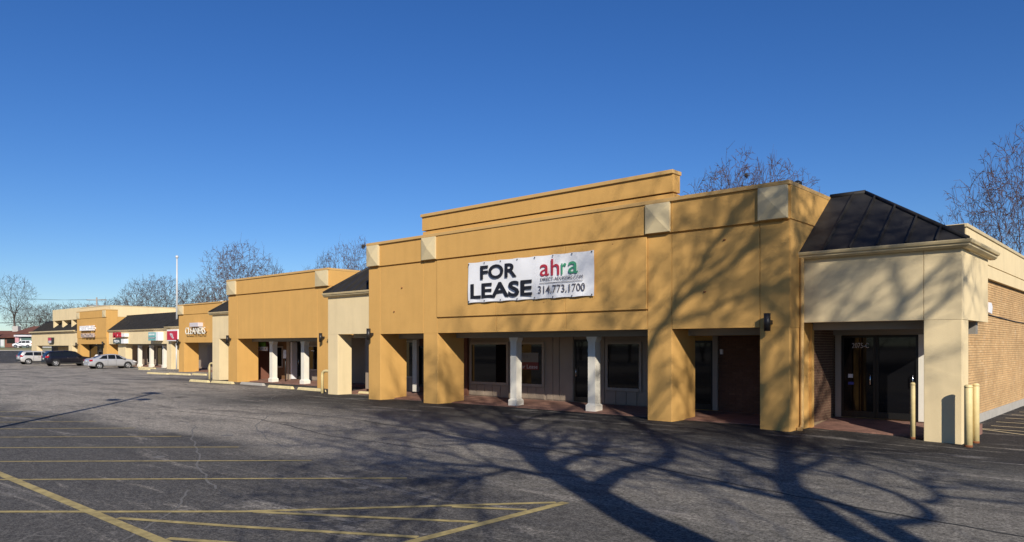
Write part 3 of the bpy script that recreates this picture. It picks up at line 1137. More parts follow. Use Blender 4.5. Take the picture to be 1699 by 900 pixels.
def sconce(x, y, z, label, s=1.):
    t = thing("wall_light", label, "wall light", (x, y, z), 0, "dark cylinder wall lights on the shop fronts")
    def body(bm):
        lathe(bm, (x, y - .2, z), [(.055, -.21), (.08, -.215), (.08, .215), (.055, .21)], 18)
    part("lamp_cylinder", t, body, DARKM)
    part("bracket", t, lambda bm: bx(bm, x - .055, x + .055, y - .125, y - .002, z - .05, z + .05), DARKM)
    return t


S0 = sconce(-7.40, YM, 2.62, "dark cylinder wall light on the pier nearest the end unit")
for x, y, z, l in ((-23.17, YM, 2.50, "dark cylinder wall light on the left pier of the lease bay"),
                   (-31.2, Y2, 2.46, "dark cylinder wall light on the right pier of the two column bay"),
                   (-40.6, Y2, 2.44, "dark cylinder wall light on the left pier of the two column bay"),
                   (-63.2, Y3, 2.35, "dark wall light between the red sign and the cleaners bay"),
                   (-102.5, Y4, 2.2, "dark wall light on the left pier of the far ochre store"),
                   (-93.6, Y4, 2.3, "dark wall light on the right pier of the far ochre store")):
    c = copy_tree(S0)
    c.location = (x, y, z)
    c["label"] = l
    if x < -60:
        c.scale = (1.35, 1.2, 1.25)

# flood light on the brick wall with its conduit
fl = thing("flood_light", "white flood light on the brick side wall with dark conduit", "flood light", (-4.1, 23.2, 3.02))
part("lamp_head", fl, lambda bm: prism(bm, [(23.0, 2.93), (23.42, 2.90), (23.50, 3.10), (23.36, 3.2), (23.0, 3.2)], 'x', -4.0, -3.72), SIGNW, .01)
part("lamp_arm", fl, lambda bm: tube(bm, [(-4.10, 23.15, 2.86), (-3.9, 23.15, 2.86), (-3.86, 23.15, 2.95)], .025, 8), DARKM)
part("conduit", fl, lambda bm: tube(bm, [(-4.085, 23.4, 2.98), (-4.085, 26, 2.93), (-4.085, 30, 2.86), (-4.085, 37, 2.85)], .018, 8), DARKM)

# ================================================================== lease banner
ban = thing("lease_banner", "white vinyl FOR LEASE banner tied to the ochre fascia", "banner", (-15.2, YM - .05, 3.5))
bX0, bX1, bZ0, bZ1 = -17.80, -12.60, 3.50, 4.83


def cloth(bm):
    nx, nz = 60, 14
    g = []
    for j in range(nz + 1):
        row = []
        for i in range(nx + 1):
            a, b = i / nx, j / nz
            x = bX0 + (bX1 - bX0) * a
            z = bZ0 + (bZ1 - bZ0) * b
            z += .03 * (1 - a) * (b - .5)
            y = YM - .105 - .010 * math.sin(a * 44 + 5 * b) * (1 - b) ** 2 - .012 * math.sin(a * 6.28 * 7 + .6) * abs(b - .5) - .010 * math.sin(b * 5 + a * 9)
            z -= .018 * abs(math.sin(a * 3.1416 * 7)) * (b - .5) * 2
            row.append(bm.verts.new((x, y, z)))
        g.append(row)
    for j in range(nz):
        for i in range(nx):
            f = bm.faces.new((g[j][i], g[j][i + 1], g[j + 1][i + 1], g[j + 1][i]))
            f.smooth = True


part("banner_cloth", ban, cloth, VINYL)
yb = YM - .140
text_part("lettering", ban, "FOR", -17.20, yb, 4.24, 1.62, .46, .004, BLACKT, .028)
text_part("lettering", ban, "LEASE", -17.66, yb, 3.62, 2.72, .50, .004, BLACKT, .028)
text_part("logo", ban, "a", -14.62, yb, 4.19, .36, .36, .004, REDL, .004)
text_part("logo", ban, "h", -14.18, yb, 4.19, .32, .50, .004, REDL, .004)
text_part("logo", ban, "r", -13.79, yb, 4.19, .20, .34, .004, GREENL, .004)
text_part("logo", ban, "a", -13.52, yb, 4.20, .36, .36, .004, GREENL, .004)
text_part("lettering", ban, "DIRECT-ADVISORS.COM", -14.60, yb, 4.04, 1.62, .10, .004, GREYT)
pbox("rule", ban, -14.64, -12.98, yb - .004, yb, 3.965, 3.98, GREYT)
text_part("lettering", ban, "314.773.1700", -14.70, yb, 3.66, 1.80, .235, .004, GREYT, .006)
for i in range(8):
    for z in (bZ0 + .04, bZ1 - .04):
        xg = bX0 + .06 + (bX1 - bX0 - .12) * i / 7
        part("grommet", ban, lambda bm, xg=xg, z=z: lathe(bm, (xg, 0, 0), [(.022, 0), (.022, .01)], 8, 'z') if False else bx(bm, xg - .018, xg + .018, yb - .004, yb + .004, z - .018, z + .018), DARKM)

# window sign
ws = thing("window_sign", "grey and red for lease sign in the window behind the left white column", "window sign", (-17.4, S - .02, 1.2))
pbox("sign_board", ws, -17.95, -16.93, S - .022, S - .014, 1.46, 1.80, simple("sign grey", (.17, .17, .155), .5))
pbox("sign_board", ws, -17.95, -16.93, S - .0221, S - .014, 1.19, 1.459, simple("sign dull red", (.16, .015, .02), .5), label="red lower sign board")
text_part("lettering", ws, "ahra", -17.85, S - .023, 1.62, .45, .14, .003, GREYT)
text_part("lettering", ws, "For", -17.85, S - .0231, 1.23, .30, .14, .003, LAV)
text_part("lettering", ws, "Lease", -17.47, S - .0231, 1.23, .50, .14, .003, LAV)


# ================================================================== shop signs on the far units
def strokes(parent, name, x0, x1, y0, y1, z0, z1, n, mat, seed):
    """a row of raised letter shapes too far off to read"""
    q = random.Random(seed)
    w = (x1 - x0) / n
    def f(bm):
        for k in range(n):
            a, b = x0 + k * w + .03, x0 + (k + 1) * w - .05
            h = z1 - z0
            t = h * .22
            bx(bm, a, a + t, y0, y1, z0, z1)
            for zz in q.sample([z0, z0 + h * .4, z1 - t], q.choice((1, 2, 2, 3))):
                bx(bm, a + t, b, y0 + .002, y1 - .001, zz, zz + t)
            if q.random() < .6:
                bx(bm, b - t * .2, b + t * .7, y0 + .001, y1 - .002, z0, z1)
    return part(name, parent, f, mat)


cl = thing("cleaners_sign", "ivory CLEANERS letters with a pale box above on the ochre bay", "shop sign", (-59.8, Y3 - .3, 3.0))
text_part("lettering", cl, "CLEANERS", -61.65, Y3 - .24, 3.02, 3.55, .56, .04, LETW, -.008)
pbox("raceway", cl, -61.4, -58.2, Y3 - .238, Y3, 3.22, 3.27, ORANGE_TRIM)
pbox("sign_box", cl, -60.55, -59.0, Y3 - .42, Y3, 3.62, 3.95, LAV, .02)

sg = thing("white_letter_sign", "two rows of white channel letters on the far ochre store", "shop sign", (-98.2, Y4 - .3, 3.1))
strokes(sg, "lettering", -100.9, -96.2, Y4 - .36, Y4 - .16, 3.92, 4.5, 9, SIGNW, 3)
strokes(sg, "lettering", -100.5, -96.4, Y4 - .36, Y4 - .16, 3.10, 3.58, 7, simple("tan letter face", (.42, .34, .30), .5), 5)
pbox("raceway", sg, -100.8, -96.3, Y4 - .158, Y4, 4.1, 4.3, SIGNW)
pbox("raceway", sg, -100.4, -96.5, Y4 - .158, Y4, 3.25, 3.4, LAV)

rs = thing("small_red_sign", "small red and white square sign on the far left cream unit", "shop sign", (-116.0, 33.3, 2.5))
pbox("sign_box", rs, -116.9, -115.1, 33.14, 33.4, 2.43, 3.22, BLACKP)
pbox("sign_face", rs, -116.85, -115.5, 33.12, 33.139, 2.80, 3.17, simple("red sign face", (.50, .05, .09), .5))
pbox("sign_face", rs, -116.7, -115.5, 33.121, 33.139, 2.47, 2.79, LAV)

im = thing("pizza_sign", "red letters over white pizza letters on the three column unit", "shop sign", (-89, 32.5, 2.6))
pbox("sign_face", im, -91.9, -89.3, 32.25, 32.6, 3.02, 3.55, RED)
text_part("lettering", im, "IMO'S", -90.15 - .1, 32.24, 3.02, 1.6, .55, .1, RED, .03)
im.location = (-88.5, 32.5, 2.4)
bpy.data.objects.remove(im.children[0])
for ch in list(im.children):
    bpy.data.objects.remove(ch)
part("sign_back", im, lambda bm: bx(bm, -89.9, -87.0, 32.15, 32.598, 3.08, 3.45), SIGNW)
text_part("lettering", im, "IMO'S", -90.15, 32.14, 2.98, 2.3, .62, .09, RED, .04)
part("sign_cabinet", im, lambda bm: bx(bm, -90.1, -87.1, 32.12, 32.597, 2.33, 2.83), SIGNW)
part("sign_face", im, lambda bm: bx(bm, -90.12, -87.9, 32.08, 32.118, 2.32, 2.84), simple("dark green face", (.02, .05, .045), .5))
text_part("lettering", im, "PIZZA", -89.8, 32.075, 2.44, 1.6, .28, .02, SIGNW, .02)

ts = thing("teal_sign", "square teal shop sign with dark lower band on the cream front", "shop sign", (-80, 32.5, 2.5))
pbox("sign_cabinet", ts, -80.35, -77.9, 32.05, 32.598, 2.60, 3.50, SIGNW, .02)
pbox("sign_face", ts, -80.30, -78.45, 32.03, 32.049, 2.63, 3.47, TEAL)
pbox("sign_band", ts, -80.28, -78.47, 32.02, 32.029, 2.80, 2.97, TEALD)
strokes(ts, "lettering", -80.2, -78.7, 32.015, 32.028, 3.16, 3.34, 7, SIGNW, 8)
strokes(ts, "lettering", -80.2, -78.6, 32.01, 32.019, 2.84, 2.93, 9, SIGNW, 9)

rd = thing("red_square_sign", "red square sign with a pale emblem beside the cleaners bay", "shop sign", (-71.8, 31.0, 2.4))
pbox("sign_cabinet", rd, -72.95, -70.6, 30.85, 31.2, 2.52, 3.62, SIGNW, .02)
pbox("sign_face", rd, -72.90, -70.62, 30.83, 30.849, 2.62, 3.48, simple("crimson face", (.50, .02, .05), .5))


def emblem(bm):
    for k, (dx, dz, r) in enumerate(((-.35, .18, .13), (-.15, .05, .17), (.05, -.05, .2), (.25, -.2, .13), (-.05, .2, .08), (.12, .14, .07))):
        vs = [bm.verts.new((-71.75 + dx + r * math.cos(6.283 * i / 10), 30.815, 3.02 + dz + r * .7 * math.sin(6.283 * i / 10))) for i in range(10)]
        f = bm.faces.new(vs)
        e = bmesh.ops.extrude_face_region(bm, geom=[f])
        bmesh.ops.translate(bm, verts=[v for v in e['geom'] if isinstance(v, bmesh.types.BMVert)], vec=(0, .014 - .001 * k, 0))


part("emblem", rd, emblem, LAV)

hs = thing("hanging_sign", "small green and white sign hung under the two column bay walkway", "hanging sign", (-39.95, 22.4, 1.9))
pbox("sign_board", hs, -40.35, -39.6, 22.38, 22.44, 2.0, 2.27, GREEN)
pbox("sign_board", hs, -40.5, -39.4, 22.37, 22.45, 1.76, 1.995, SIGNW, label="white lower board")
strokes(hs, "lettering", -40.4, -39.45, 22.362, 22.3695, 1.83, 1.94, 6, GREYT, 4)

sp = thing("parking_sign", "pale reserved parking sign on a dark post behind the left column", "sign post", (-37.2, 22.25, .05))
part("post", sp, lambda bm: tube(bm, [(-37.25, 22.3, .02), (-37.25, 22.3, 1.75)], .03, 8), DARKM)
pbox("sign_plate", sp, -37.4, -37.1, 22.25, 22.268, 1.35, 1.82, LAV)


# ================================================================== bollards, rails, wheel stops
def bollard(x, y, h, r, label):
    z = ground_h(x, y)
    t = thing("bollard", label, "bollard", (x, y, z), 0, "cream yellow steel bollards by the end unit")
    part("post", t, lambda bm: lathe(bm, (x, y, z), [(r, -.05), (r, h - .02), (r * .82, h), (r * .3, h + .012)], 20), BOLL)
    part("rust_ring", t, lambda bm: lathe(bm, (x, y, z), [(r + .004, -.02), (r + .005, .03), (r + .001, .045)], 20), RUST)
    part("rust_cap", t, lambda bm: lathe(bm, (x, y, z), [(r + .002, h - .05), (r + .003, h - .02), (r * .86, h + .004), (r * .4, h + .016)], 20), RUST if False else BOLL)


bollard(-4.47, 18.55, 1.27, .058, "cream yellow bollard standing alone before the glass doors")
bollard(-3.29, 18.03, 1.30, .078, "nearest cream yellow bollard at the corner pier, casting a shadow on it")
bollard(-3.30, 18.88, 1.30, .066, "cream yellow bollard just behind the one at the corner pier")


def rail(x, y, label):
    z = ground_h(x, y)
    o = part("guard_rail", None, lambda bm: tube(bm, [(x, y, z - .05), (x, y, z + .80), (x + .04, y, z + .90), (x + .12, y, z + .97), (x + .25, y, z + 1.0), (x + .75, y, z + 1.0), (x + .88, y, z + .97), (x + .96, y, z + .9), (x + 1.0, y, z + .8), (x + 1.0, y, z - .05)], .065, 12), BOLL)
    tag(o, label, "guard rail", "cream bent pipe rails")


rail(-28.42, 18.85, "cream bent pipe rail left of the link unit beside the lease bay")
rail(-45.1, 21.7, "cream bent pipe rail at the link unit beside the cleaners")


def stop_mesh(L):
    bm = bmesh.new()
    prof_ = [(-.09, 0), (.09, 0), (.075, .10), (.05, .13), (-.05, .13), (-.075, .10)]
    h = L / 2
    A = [bm.verts.new((-h - (.0 if z < .05 else -.08), y, z)) for y, z in prof_]
    B = [bm.verts.new((h + (.0 if z < .05 else -.08), y, z)) for y, z in prof_]
    bm.faces.new(A)
    bm.faces.new(B[::-1])
    for i in range(6):
        bm.faces.new((A[i], B[i], B[(i + 1) % 6], A[(i + 1) % 6]))
    return finish(bm, "wheel_stop", STOPY, bevel=.008)


SM = stop_mesh(2.1)
SMG = SM.copy()
SMG.materials[0] = CONC
stops = [(-41.75, 19.5, 1.08, "yellow wheel stop by the bent rail before the cleaners link unit", 0), (-39.2, 19.6, 1.12, "yellow wheel stop before the left pier of the two column bay", 0),
         (-36.4, 19.85, 1.2, "grey unpainted wheel stop left of the white columns", 1), (-32.75, 19.35, 1.06, "yellow wheel stop in front of the left white column", 0),
         (-30.3, 19.5, 1.06, "yellow wheel stop in front of the right white column", 0), (-25.9, 19.45, .55, "short yellow wheel stop beyond the link unit pier", 0),
         (-58.4, 24.0, 1.7, "yellow wheel stop left before the cleaners bay", 0), (-55.2, 24.25, 1.65, "yellow wheel stop nearer the cleaners door", 0), (-53.0, 24.75, 1.0, "yellow wheel stop behind the far bent rail", 0),
         (-72.6, 28.6, 1.1, "yellow wheel stop before the red square sign unit", 0), (-80.0, 31.35, 1.3, "yellow wheel stop under the right far column", 0), (-83.2, 31.35, 1.2, "yellow wheel stop under the left far column", 0), (-76.2, 30.6, 1.2, "yellow wheel stop right of the far columns", 0)]
for i, (x, y, s, l, g_) in enumerate(stops):
    o = bpy.data.objects.new("wheel_stop", SMG if g_ else SM)
    COL.objects.link(o)
    o.location = (x, y, ground_h(x, y) - .004)
    o.rotation_euler = (0, 0, R(rnd.uniform(-2, 2)))
    o.scale = (s, 1, 1)
    tag(o, l, "wheel stop", "concrete wheel stops along the shop fronts")

# ================================================================== mast, utility poles, lamp post
mast = thing("flag_mast", "tall white metal mast rising behind the long black roof", "mast", (-76.8, 33.5, 3.8))
part("mast_pole", mast, lambda bm: tube(bm, [(-76.8, 33.5, 4.4), (-76.8, 33.5, 8.5), (-76.8, 33.5, 11.1)], [.115, .09, .065], 10), WHITEM)
part("mast_cap", mast, lambda bm: lathe(bm, (-76.8, 33.5, 11.1), [(.09, 0), (.15, .1), (.15, .22), (.06, .3)], 10), WHITEM)
vp = part("roof_vent_pipe", None, lambda bm: (tube(bm, [(-84.6, 42.2, 6.3), (-84.6, 42.2, 7.35)], .12, 8), lathe(bm, (-84.6, 42.2, 7.35), [(.2, 0), (.2, .08), (.05, .15)], 10)), WHITEM)
tag(vp, "short white roof vent pipe beside the tall mast", "vent pipe")


def upole(x, y, h, label):
    z = ground_h(x, y)
    t = thing("utility_pole", label, "utility pole", (x, y, z), 0, "utility poles beyond the shops")
    part("pole_shaft", t, lambda bm: tube(bm, [(x, y, z - .3), (x, y, z + h)], [.26, .16], 10), POLEM)
    for dz in (.6, 1.9):
        part("crossarm", t, lambda bm, dz=dz: (tube(bm, [(x - 1.6, y - 1.6, z + h - dz), (x + 1.6, y + 1.6, z + h - dz)], .11, 6)), POLEM)
    return z + h


ht = upole(-184.9, 62.3, 12.4, "pale utility pole with crossarms above the far roof line")
upole(-216, 43, 14., "utility pole beyond the left edge of the lot")


def wire(a, b, sag, r, label):
    pts = []
    for k in range(13):
        t = k / 12
        p = Vector(a).lerp(Vector(b), t)
        p.z -= sag * 4 * t * (1 - t)
        pts.append(p)
    o = part("power_line", None, lambda bm: tube(bm, pts, r, 4), WIRE)
    tag(o, label, "power line")


wire((-183.4, 63.7, ht - .45), (-214.5, 44.4, 15.0), .8, .022, "upper thin power line strung left of the far utility pole")
wire((-186.4, 60.8, ht - .45), (-217.5, 41.5, 15.0), .8, .022, "lower thin power line strung left of the far utility pole")
wire((-216, 43, 7.6), (-140, 60, 8.4), .7, .06, "thick black cable crossing in front of the tall left tree")
wire((-184, 63, ht - .45), (-165, 110, 14.), 1.0, .022, "thin power line strung right of the far utility pole")

# parking lot lamp whose long shadow lies across the lot
lp = thing("lamp_post", "tall lot lamp post with twin floods and a head, standing left of the frame", "lamp post", (-17.8, 1.9, 0))
part("pole_shaft", lp, lambda bm: tube(bm, [(-17.8, 1.9, -.2), (-17.8, 1.9, 10)], [.11, .08], 12), DARKM)
part("lamp_head", lp, lambda bm: (bx(bm, -18.25, -17.25, 1.5, 1.95, 9.98, 10.2)), DARKM)
for s in (-1, 1):
    part("flood", lp, lambda bm, s=s: (tube(bm, [(-17.8, 1.9, 8.1), (-17.8 + .25 * s, 1.9 + .4 * s, 8.1)], .03, 6), bx(bm, -17.8 + .28 * s - .28, -17.8 + .28 * s + .28, 1.9 + .45 * s - .16, 1.9 + .45 * s + .16, 8.0, 8.25)), DARKM)


# ================================================================== cars
def crv(keys, y):
    ks = sorted(keys)
    if y <= ks[0][0]:
        return ks[0][1]
    for (a, va), (b, vb) in zip(ks, ks[1:]):
        if y <= b:
            t = (y - a) / (b - a)
            return va + (vb - va) * t
    return ks[-1][1]


class Car:
    def __init__(s, L, W, zb, belt, roof, halfw, roofw, ystep=.06):
        s.L, s.W, s.zb, s.belt, s.roof, s.halfw, s.roofw = L, W, zb, belt, roof, halfw, roofw

    def sec(s, y):
        zb, be, ro, w, wt = (crv(k, y) for k in (s.zb, s.belt, s.roof, s.halfw, s.roofw))
        ro = max(ro, be + .012)
        return zb, be, ro, w, min(wt, w * .97)

    def half(s, y):
        zb, be, ro, w, wt = s.sec(y)
        return [(0, zb), (w * .84, zb), (w * .965, zb + .10), (w, zb + (be - zb) * .45), (w * .995, zb + (be - zb) * .72), (w * .955, be),
                (w * .955 + (wt - w * .955) * .55, be + (ro - be) * .62), (wt, be + (ro - be) * .93), (wt * .86, ro), (wt * .45, ro + .012), (0, ro + .018)]

    def body(s, bm):
        n = 64
        h = s.L / 2
        rings = []
        for i in range(n + 1):
            y = -h + s.L * i / n
            hf = s.half(y)
            pts = [(x, z) for x, z in hf] + [(-x, z) for x, z in hf[-2:0:-1]]
            rings.append([bm.verts.new((x, y, z)) for x, z in pts])
        m = len(rings[0])
        for a, b in zip(rings, rings[1:]):
            for k in range(m):
                f = bm.faces.new((a[k], a[(k + 1) % m], b[(k + 1) % m], b[k]))
                f.smooth = True
        bm.faces.new(rings[0])
        bm.faces.new(rings[-1][::-1])

    def side_pt(s, y, t, sx, off=.012):
        zb, be, ro, w, wt = s.sec(y)
        a = (w * .955, be)
        b = (w * .955 + (wt - w * .955) * .55, be + (ro - be) * .62)
        c = (wt, be + (ro - be) * .93)
        if t < .66:
            k = t / .66
            x, z = a[0] + (b[0] - a[0]) * k, a[1] + (b[1] - a[1]) * k
        else:
            k = (t - .66) / .34
            x, z = b[0] + (c[0] - b[0]) * k, b[1] + (c[1] - b[1]) * k
        return (sx * (x + off), y, z + .003)

    def side_pane(s, bm, y0, y1, top0, top1, sx, t0=.05, t1=.9):
        """quad strip from y0..y1 along the belt, the top edge running top0..top1"""
        n = 8
        rows = []
        for j in range(5):
            t = t0 + (t1 - t0) * j / 4
            k = j / 4
            ya, yb_ = y0 + (top0 - y0) * k, y1 + (top1 - y1) * k
            rows.append([bm.verts.new(s.side_pt(ya + (yb_ - ya) * i / n, t, sx)) for i in range(n + 1)])
        for a, b in zip(rows, rows[1:]):
            for i in range(n):
                f = bm.faces.new((a[i], a[i + 1], b[i + 1], b[i]))
                f.smooth = True

    def top_pane(s, bm, y0, y1, wf=.9, off=.012):
        n = 8
        rows = []
        for i in range(n + 1):
            y = y0 + (y1 - y0) * i / n
            zb, be, ro, w, wt = s.sec(y)
            rows.append([bm.verts.new((x * wt * wf, y, ro + off + .016 * (1 - abs(x)))) for x in (-1, -.5, 0, .5, 1)])
        for a, b in zip(rows, rows[1:]):
            for k in range(4):
                f = bm.faces.new((a[k], a[k + 1], b[k + 1], b[k]))
                f.smooth = True


def lpart(name, parent, fn, mat, bevel=0., label=None):
    bm = bmesh.new()
    fn(bm)
    return link(finish(bm, name, mat, (0, 0, 0), bevel), name, parent, label)


def wheels(t, car, yr, yf, r, spoke=RIM, w=.21):
    for y in (yr, yf):
        for sx in (1, -1):
            hw = crv(car.halfw, y)
            x = sx * (hw - w * .42)
            lpart("wheel_arch", t, lambda bm: lathe(bm, (sx * (hw - .02), y, r + .02), [(r + .075, -.03), (r + .075, .03)], 26, 'x'), BLACKP)
            wh = lpart("wheel", t, lambda bm: lathe(bm, (x, y, r), [(r * .62, -w / 2), (r * .95, -w / 2), (r, -w * .36), (r, w * .36), (r * .95, w / 2), (r * .62, w / 2)], 28, 'x'), TYRE)
            xo = x + sx * w * .5

            def rim(bm):
                lathe(bm, (xo, y, r), [(r * .66, -.012), (r * .66, .012), (r * .58, .014), (r * .58, -.012)], 26, 'x')
                for k in range(5):
                    a = k * 6.28318 / 5 + .3
                    c, s_ = math.cos(a), math.sin(a)
                    p = lambda u, v: (y + (u * c - v * s_) * r, r + (u * s_ + v * c) * r)
                    prism(bm, [p(.05, -.13), p(.62, -.11), p(.62, .11), p(.05, .13)], 'x', xo - .012, xo + .018)
                lathe(bm, (xo, y, r), [(r * .2, -.01), (r * .2, .024), (r * .08, .028)], 14, 'x')
            lpart("rim", wh, rim, spoke)


def make_sedan(label, loc, rz, paint):
    c = Car(4.56, 1.79,
            [(-2.28, .42), (-2.15, .30), (-1.7, .24), (1.7, .22), (2.15, .24), (2.28, .34)],
            [(-2.28, .74), (-2.24, .90), (-2.1, .985), (-1.5, 1.0), (-.5, .97), (.7, .94), (1.2, .90), (1.9, .80), (2.2, .66), (2.28, .52)],
            [(-2.28, .76), (-2.22, .98), (-2.05, 1.04), (-1.72, 1.09), (-1.05, 1.36), (-.6, 1.45), (-.2, 1.49), (.25, 1.475), (.55, 1.40), (1.3, 1.0), (1.6, .95), (2.0, .84), (2.2, .70), (2.28, .54)],
            [(-2.28, .66), (-2.15, .80), (-1.8, .88), (-.5, .895), (1.0, .895), (1.8, .87), (2.1, .76), (2.28, .58)],
            [(-2.28, .55), (-2.05, .68), (-1.72, .66), (-1.0, .58), (0, .58), (.5, .60), (1.3, .72), (1.6, .74), (2.1, .62), (2.28, .48)])
    t = thing("parked_sedan", label, "car", loc, rz)
    lpart("body", t, c.body, paint)
    for sx in (1, -1):
        lpart("side_window", t, lambda bm: c.side_pane(bm, -1.42, -.62, -.98, -.58, sx), CARGLASS)
        lpart("side_window", t, lambda bm: c.side_pane(bm, -.54, .16, -.5, .16, sx), CARGLASS)
        lpart("side_window", t, lambda bm: c.side_pane(bm, .24, 1.12, .24, .52, sx), CARGLASS)
        m = lpart("mirror", t, lambda bm: prism(bm, [(.82, 1.0), (1.02, 1.0), (1.0, 1.14), (.84, 1.14)], 'x', sx * .86, sx * 1.05), paint, .02)
        lpart("tail_light", t, lambda bm: prism(bm, [(-2.235, .76), (-2.235, .94), (-1.97, .95), (-2.0, .78)], 'x', sx * .60, sx * .875), LAMPR, .02)
        lpart("headlight", t, lambda bm: prism(bm, [(1.86, .70), (2.18, .60), (2.2, .68), (1.9, .80)], 'x', sx * .60, sx * .86), SIGNW, .02)
        lpart("door_seam", t, lambda bm: [bx(bm, sx * .893, sx * .901, y - .006, y + .006, .36, .95) for y in (-.58, .2, 1.05)], BLACKP)
        lpart("handle", t, lambda bm: [bx(bm, sx * .885, sx * .915, y, y + .2, .84, .87) for y in (-.9, -.05)], paint)
    lpart("rear_window", t, lambda bm: c.top_pane(bm, -1.72, -1.08, .88), CARGLASS)
    lpart("windscreen", t, lambda bm: c.top_pane(bm, .56, 1.24, .88), CARGLASS)
    lpart("number_plate", t, lambda bm: bx(bm, -.16, .16, -2.30, -2.26, .72, .86), PLATE)
    lpart("bumper", t, lambda bm: prism(bm, [(-.70, .34), (.70, .34), (.66, .56), (-.66, .56)], 'y', -2.31, -2.2), paint, .03)
    wheels(t, c, -1.36, 1.34, .315)
    return t


def make_suv(label, loc, rz, paint, L, H, round_rear, wb, r, glass_last=True):
    h = L / 2
    top = H
    rear = [(-h, .95), (-h + .08, 1.25), (-h + .30, top - .22), (-h + .55, top - .08)] if round_rear else [(-h, .98), (-h + .05, 1.15), (-h + .26, top - .14), (-h + .42, top - .04)]
    c = Car(L, 1.9,
            [(-h, .52), (-h + .1, .38), (-h + .5, .30), (h - .5, .28), (h - .1, .32), (h, .42)],
            [(-h, .90), (-h + .06, 1.05), (-h + .3, 1.12), (0, 1.07), (h - 1.4, 1.05), (h - .5, .98), (h - .12, .84), (h, .66)],
            rear + [(-.6, top), (.1, top - .02), (.55, top - .10), (h - 1.25, 1.12), (h - .5, 1.02), (h - .1, .88), (h, .68)],
            [(-h, .74), (-h + .12, .86), (-h + .5, .94), (0, .955), (h - .6, .93), (h - .15, .82), (h, .66)],
            [(-h, .68), (-h + .3, .72), (-h + .8, .70), (.4, .68), (h - 1.2, .78), (h - .5, .78), (h, .56)])
    t = thing("parked_suv", label, "car", loc, rz)
    lpart("body", t, c.body, paint)
    ya = -h + .42
    for sx in (1, -1):
        lpart("side_window", t, lambda bm: c.side_pane(bm, ya, -.95, ya + .25, -.95, sx, .08, .86), CARGLASS)
        lpart("side_window", t, lambda bm: c.side_pane(bm, -.86, .0, -.86, .0, sx, .08, .86), CARGLASS)
        lpart("side_window", t, lambda bm: c.side_pane(bm, .08, h - 1.42, .08, .55, sx, .08, .86), CARGLASS)
        lpart("mirror", t, lambda bm: prism(bm, [(.75, 1.1), (.97, 1.1), (.95, 1.28), (.77, 1.28)], 'x', sx * .92, sx * 1.13), paint, .02)
        lpart("tail_light", t, lambda bm: prism(bm, [(-h - .015, .98), (-h + .04, 1.20), (-h + .34, 1.19), (-h + .26, 1.0)], 'x', sx * .58, sx * .925), LAMPR, .02)
        lpart("door_seam", t, lambda bm: [bx(bm, sx * .95, sx * .962, y - .007, y + .007, .42, 1.05) for y in (-.9, .04, .98)], BLACKP)
        lpart("handle", t, lambda bm: [bx(bm, sx * .945, sx * .978, y, y + .22, .93, .965) for y in (-.42, .55)], CHROME)
        lpart("sill", t, lambda bm: bx(bm, sx * .86, sx * .962, -wb / 2 + .42, wb / 2 - .42, .27, .42), BLACKP, .02)
    lpart("rear_window", t, lambda bm: c.top_pane(bm, -h + .03, -h + .42, .84, .02), CARGLASS)
    lpart("windscreen", t, lambda bm: c.top_pane(bm, .6, h - 1.3, .88), CARGLASS)
    lpart("number_plate", t, lambda bm: bx(bm, -.17, .17, -h - .03, -h + .03, .80, .95), PLATE)
    lpart("bumper", t, lambda bm: prism(bm, [(-.78, .42), (.78, .42), (.76, .66), (-.76, .66)], 'y', -h - .06, -h + .15), BLACKP, .03)
    yr = -wb / 2 - .02
    wheels(t, c, yr, yr + wb, r)
    return t


def car_at(fn, label, rx, ry, off, *a):
    """right rear wheel footprint at (rx, ry)"""
    return fn(label, (rx - .83, ry + off, ground_h(rx, ry) - .005), 0, *a)


car_at(make_sedan, "silver four door sedan parked nose in nearest the white columns", -80.3, 27.3, 1.36, SILVER)
car_at(make_suv, "black suv parked between the silver sedan and the silver suv", -94.9, 27.7, 1.53, NAVY, 5.1, 1.78, True, 3.02, .36)
car_at(make_suv, "silver suv parked farthest left behind the black one", -108.6, 28.6, 1.45, SILVER2, 4.7, 1.70, False, 2.86, .36)
make_suv("white van parked in front of the red roofed house", (-206.6, 53.5, ground_h(-206.6, 53.5)), R(132), WHITEC, 4.9, 1.78, False, 2.95, .34)

# white rounded post behind the sedan
o = part("white_post", None, lambda bm: lathe(bm, (-94.6, 31.9, ground_h(-94.6, 31.9)), [(.2, 0), (.2, .9), (.26, .95), (.24, 1.15), (.12, 1.3)], 12), SIGNW)
tag(o, "white round topped post behind the silver sedan", "post")

# ================================================================== house beyond the road
hz = 1.65
HA = math.atan2(.67, .743)
house = thing("brick_house", "low brick house with rust red roofs beyond the road", "house", (-228.8, 56.4, hz), HA)


def hpart(name, fn, mat, parent=None):
    return lpart(name, parent or house, fn, mat)


# local x runs to the right of the picture, local y away from the camera
hpart("wall", lambda bm: bx(bm, -14, 1.8, 0, 8, -.3, 2.75), HBRICK)
hpart("roof", lambda bm: prism(bm, [(-.9, 2.72), (4, 4.5), (8.9, 2.72), (8.9, 2.55), (-.9, 2.55)], 'x', -15, 1.9), REDHOUSE)
hpart("wall", lambda bm: bx(bm, 1.81, 20, -1.2, 9, -.3, 3.7), simple("house panel", (.55, .54, .52), .7))


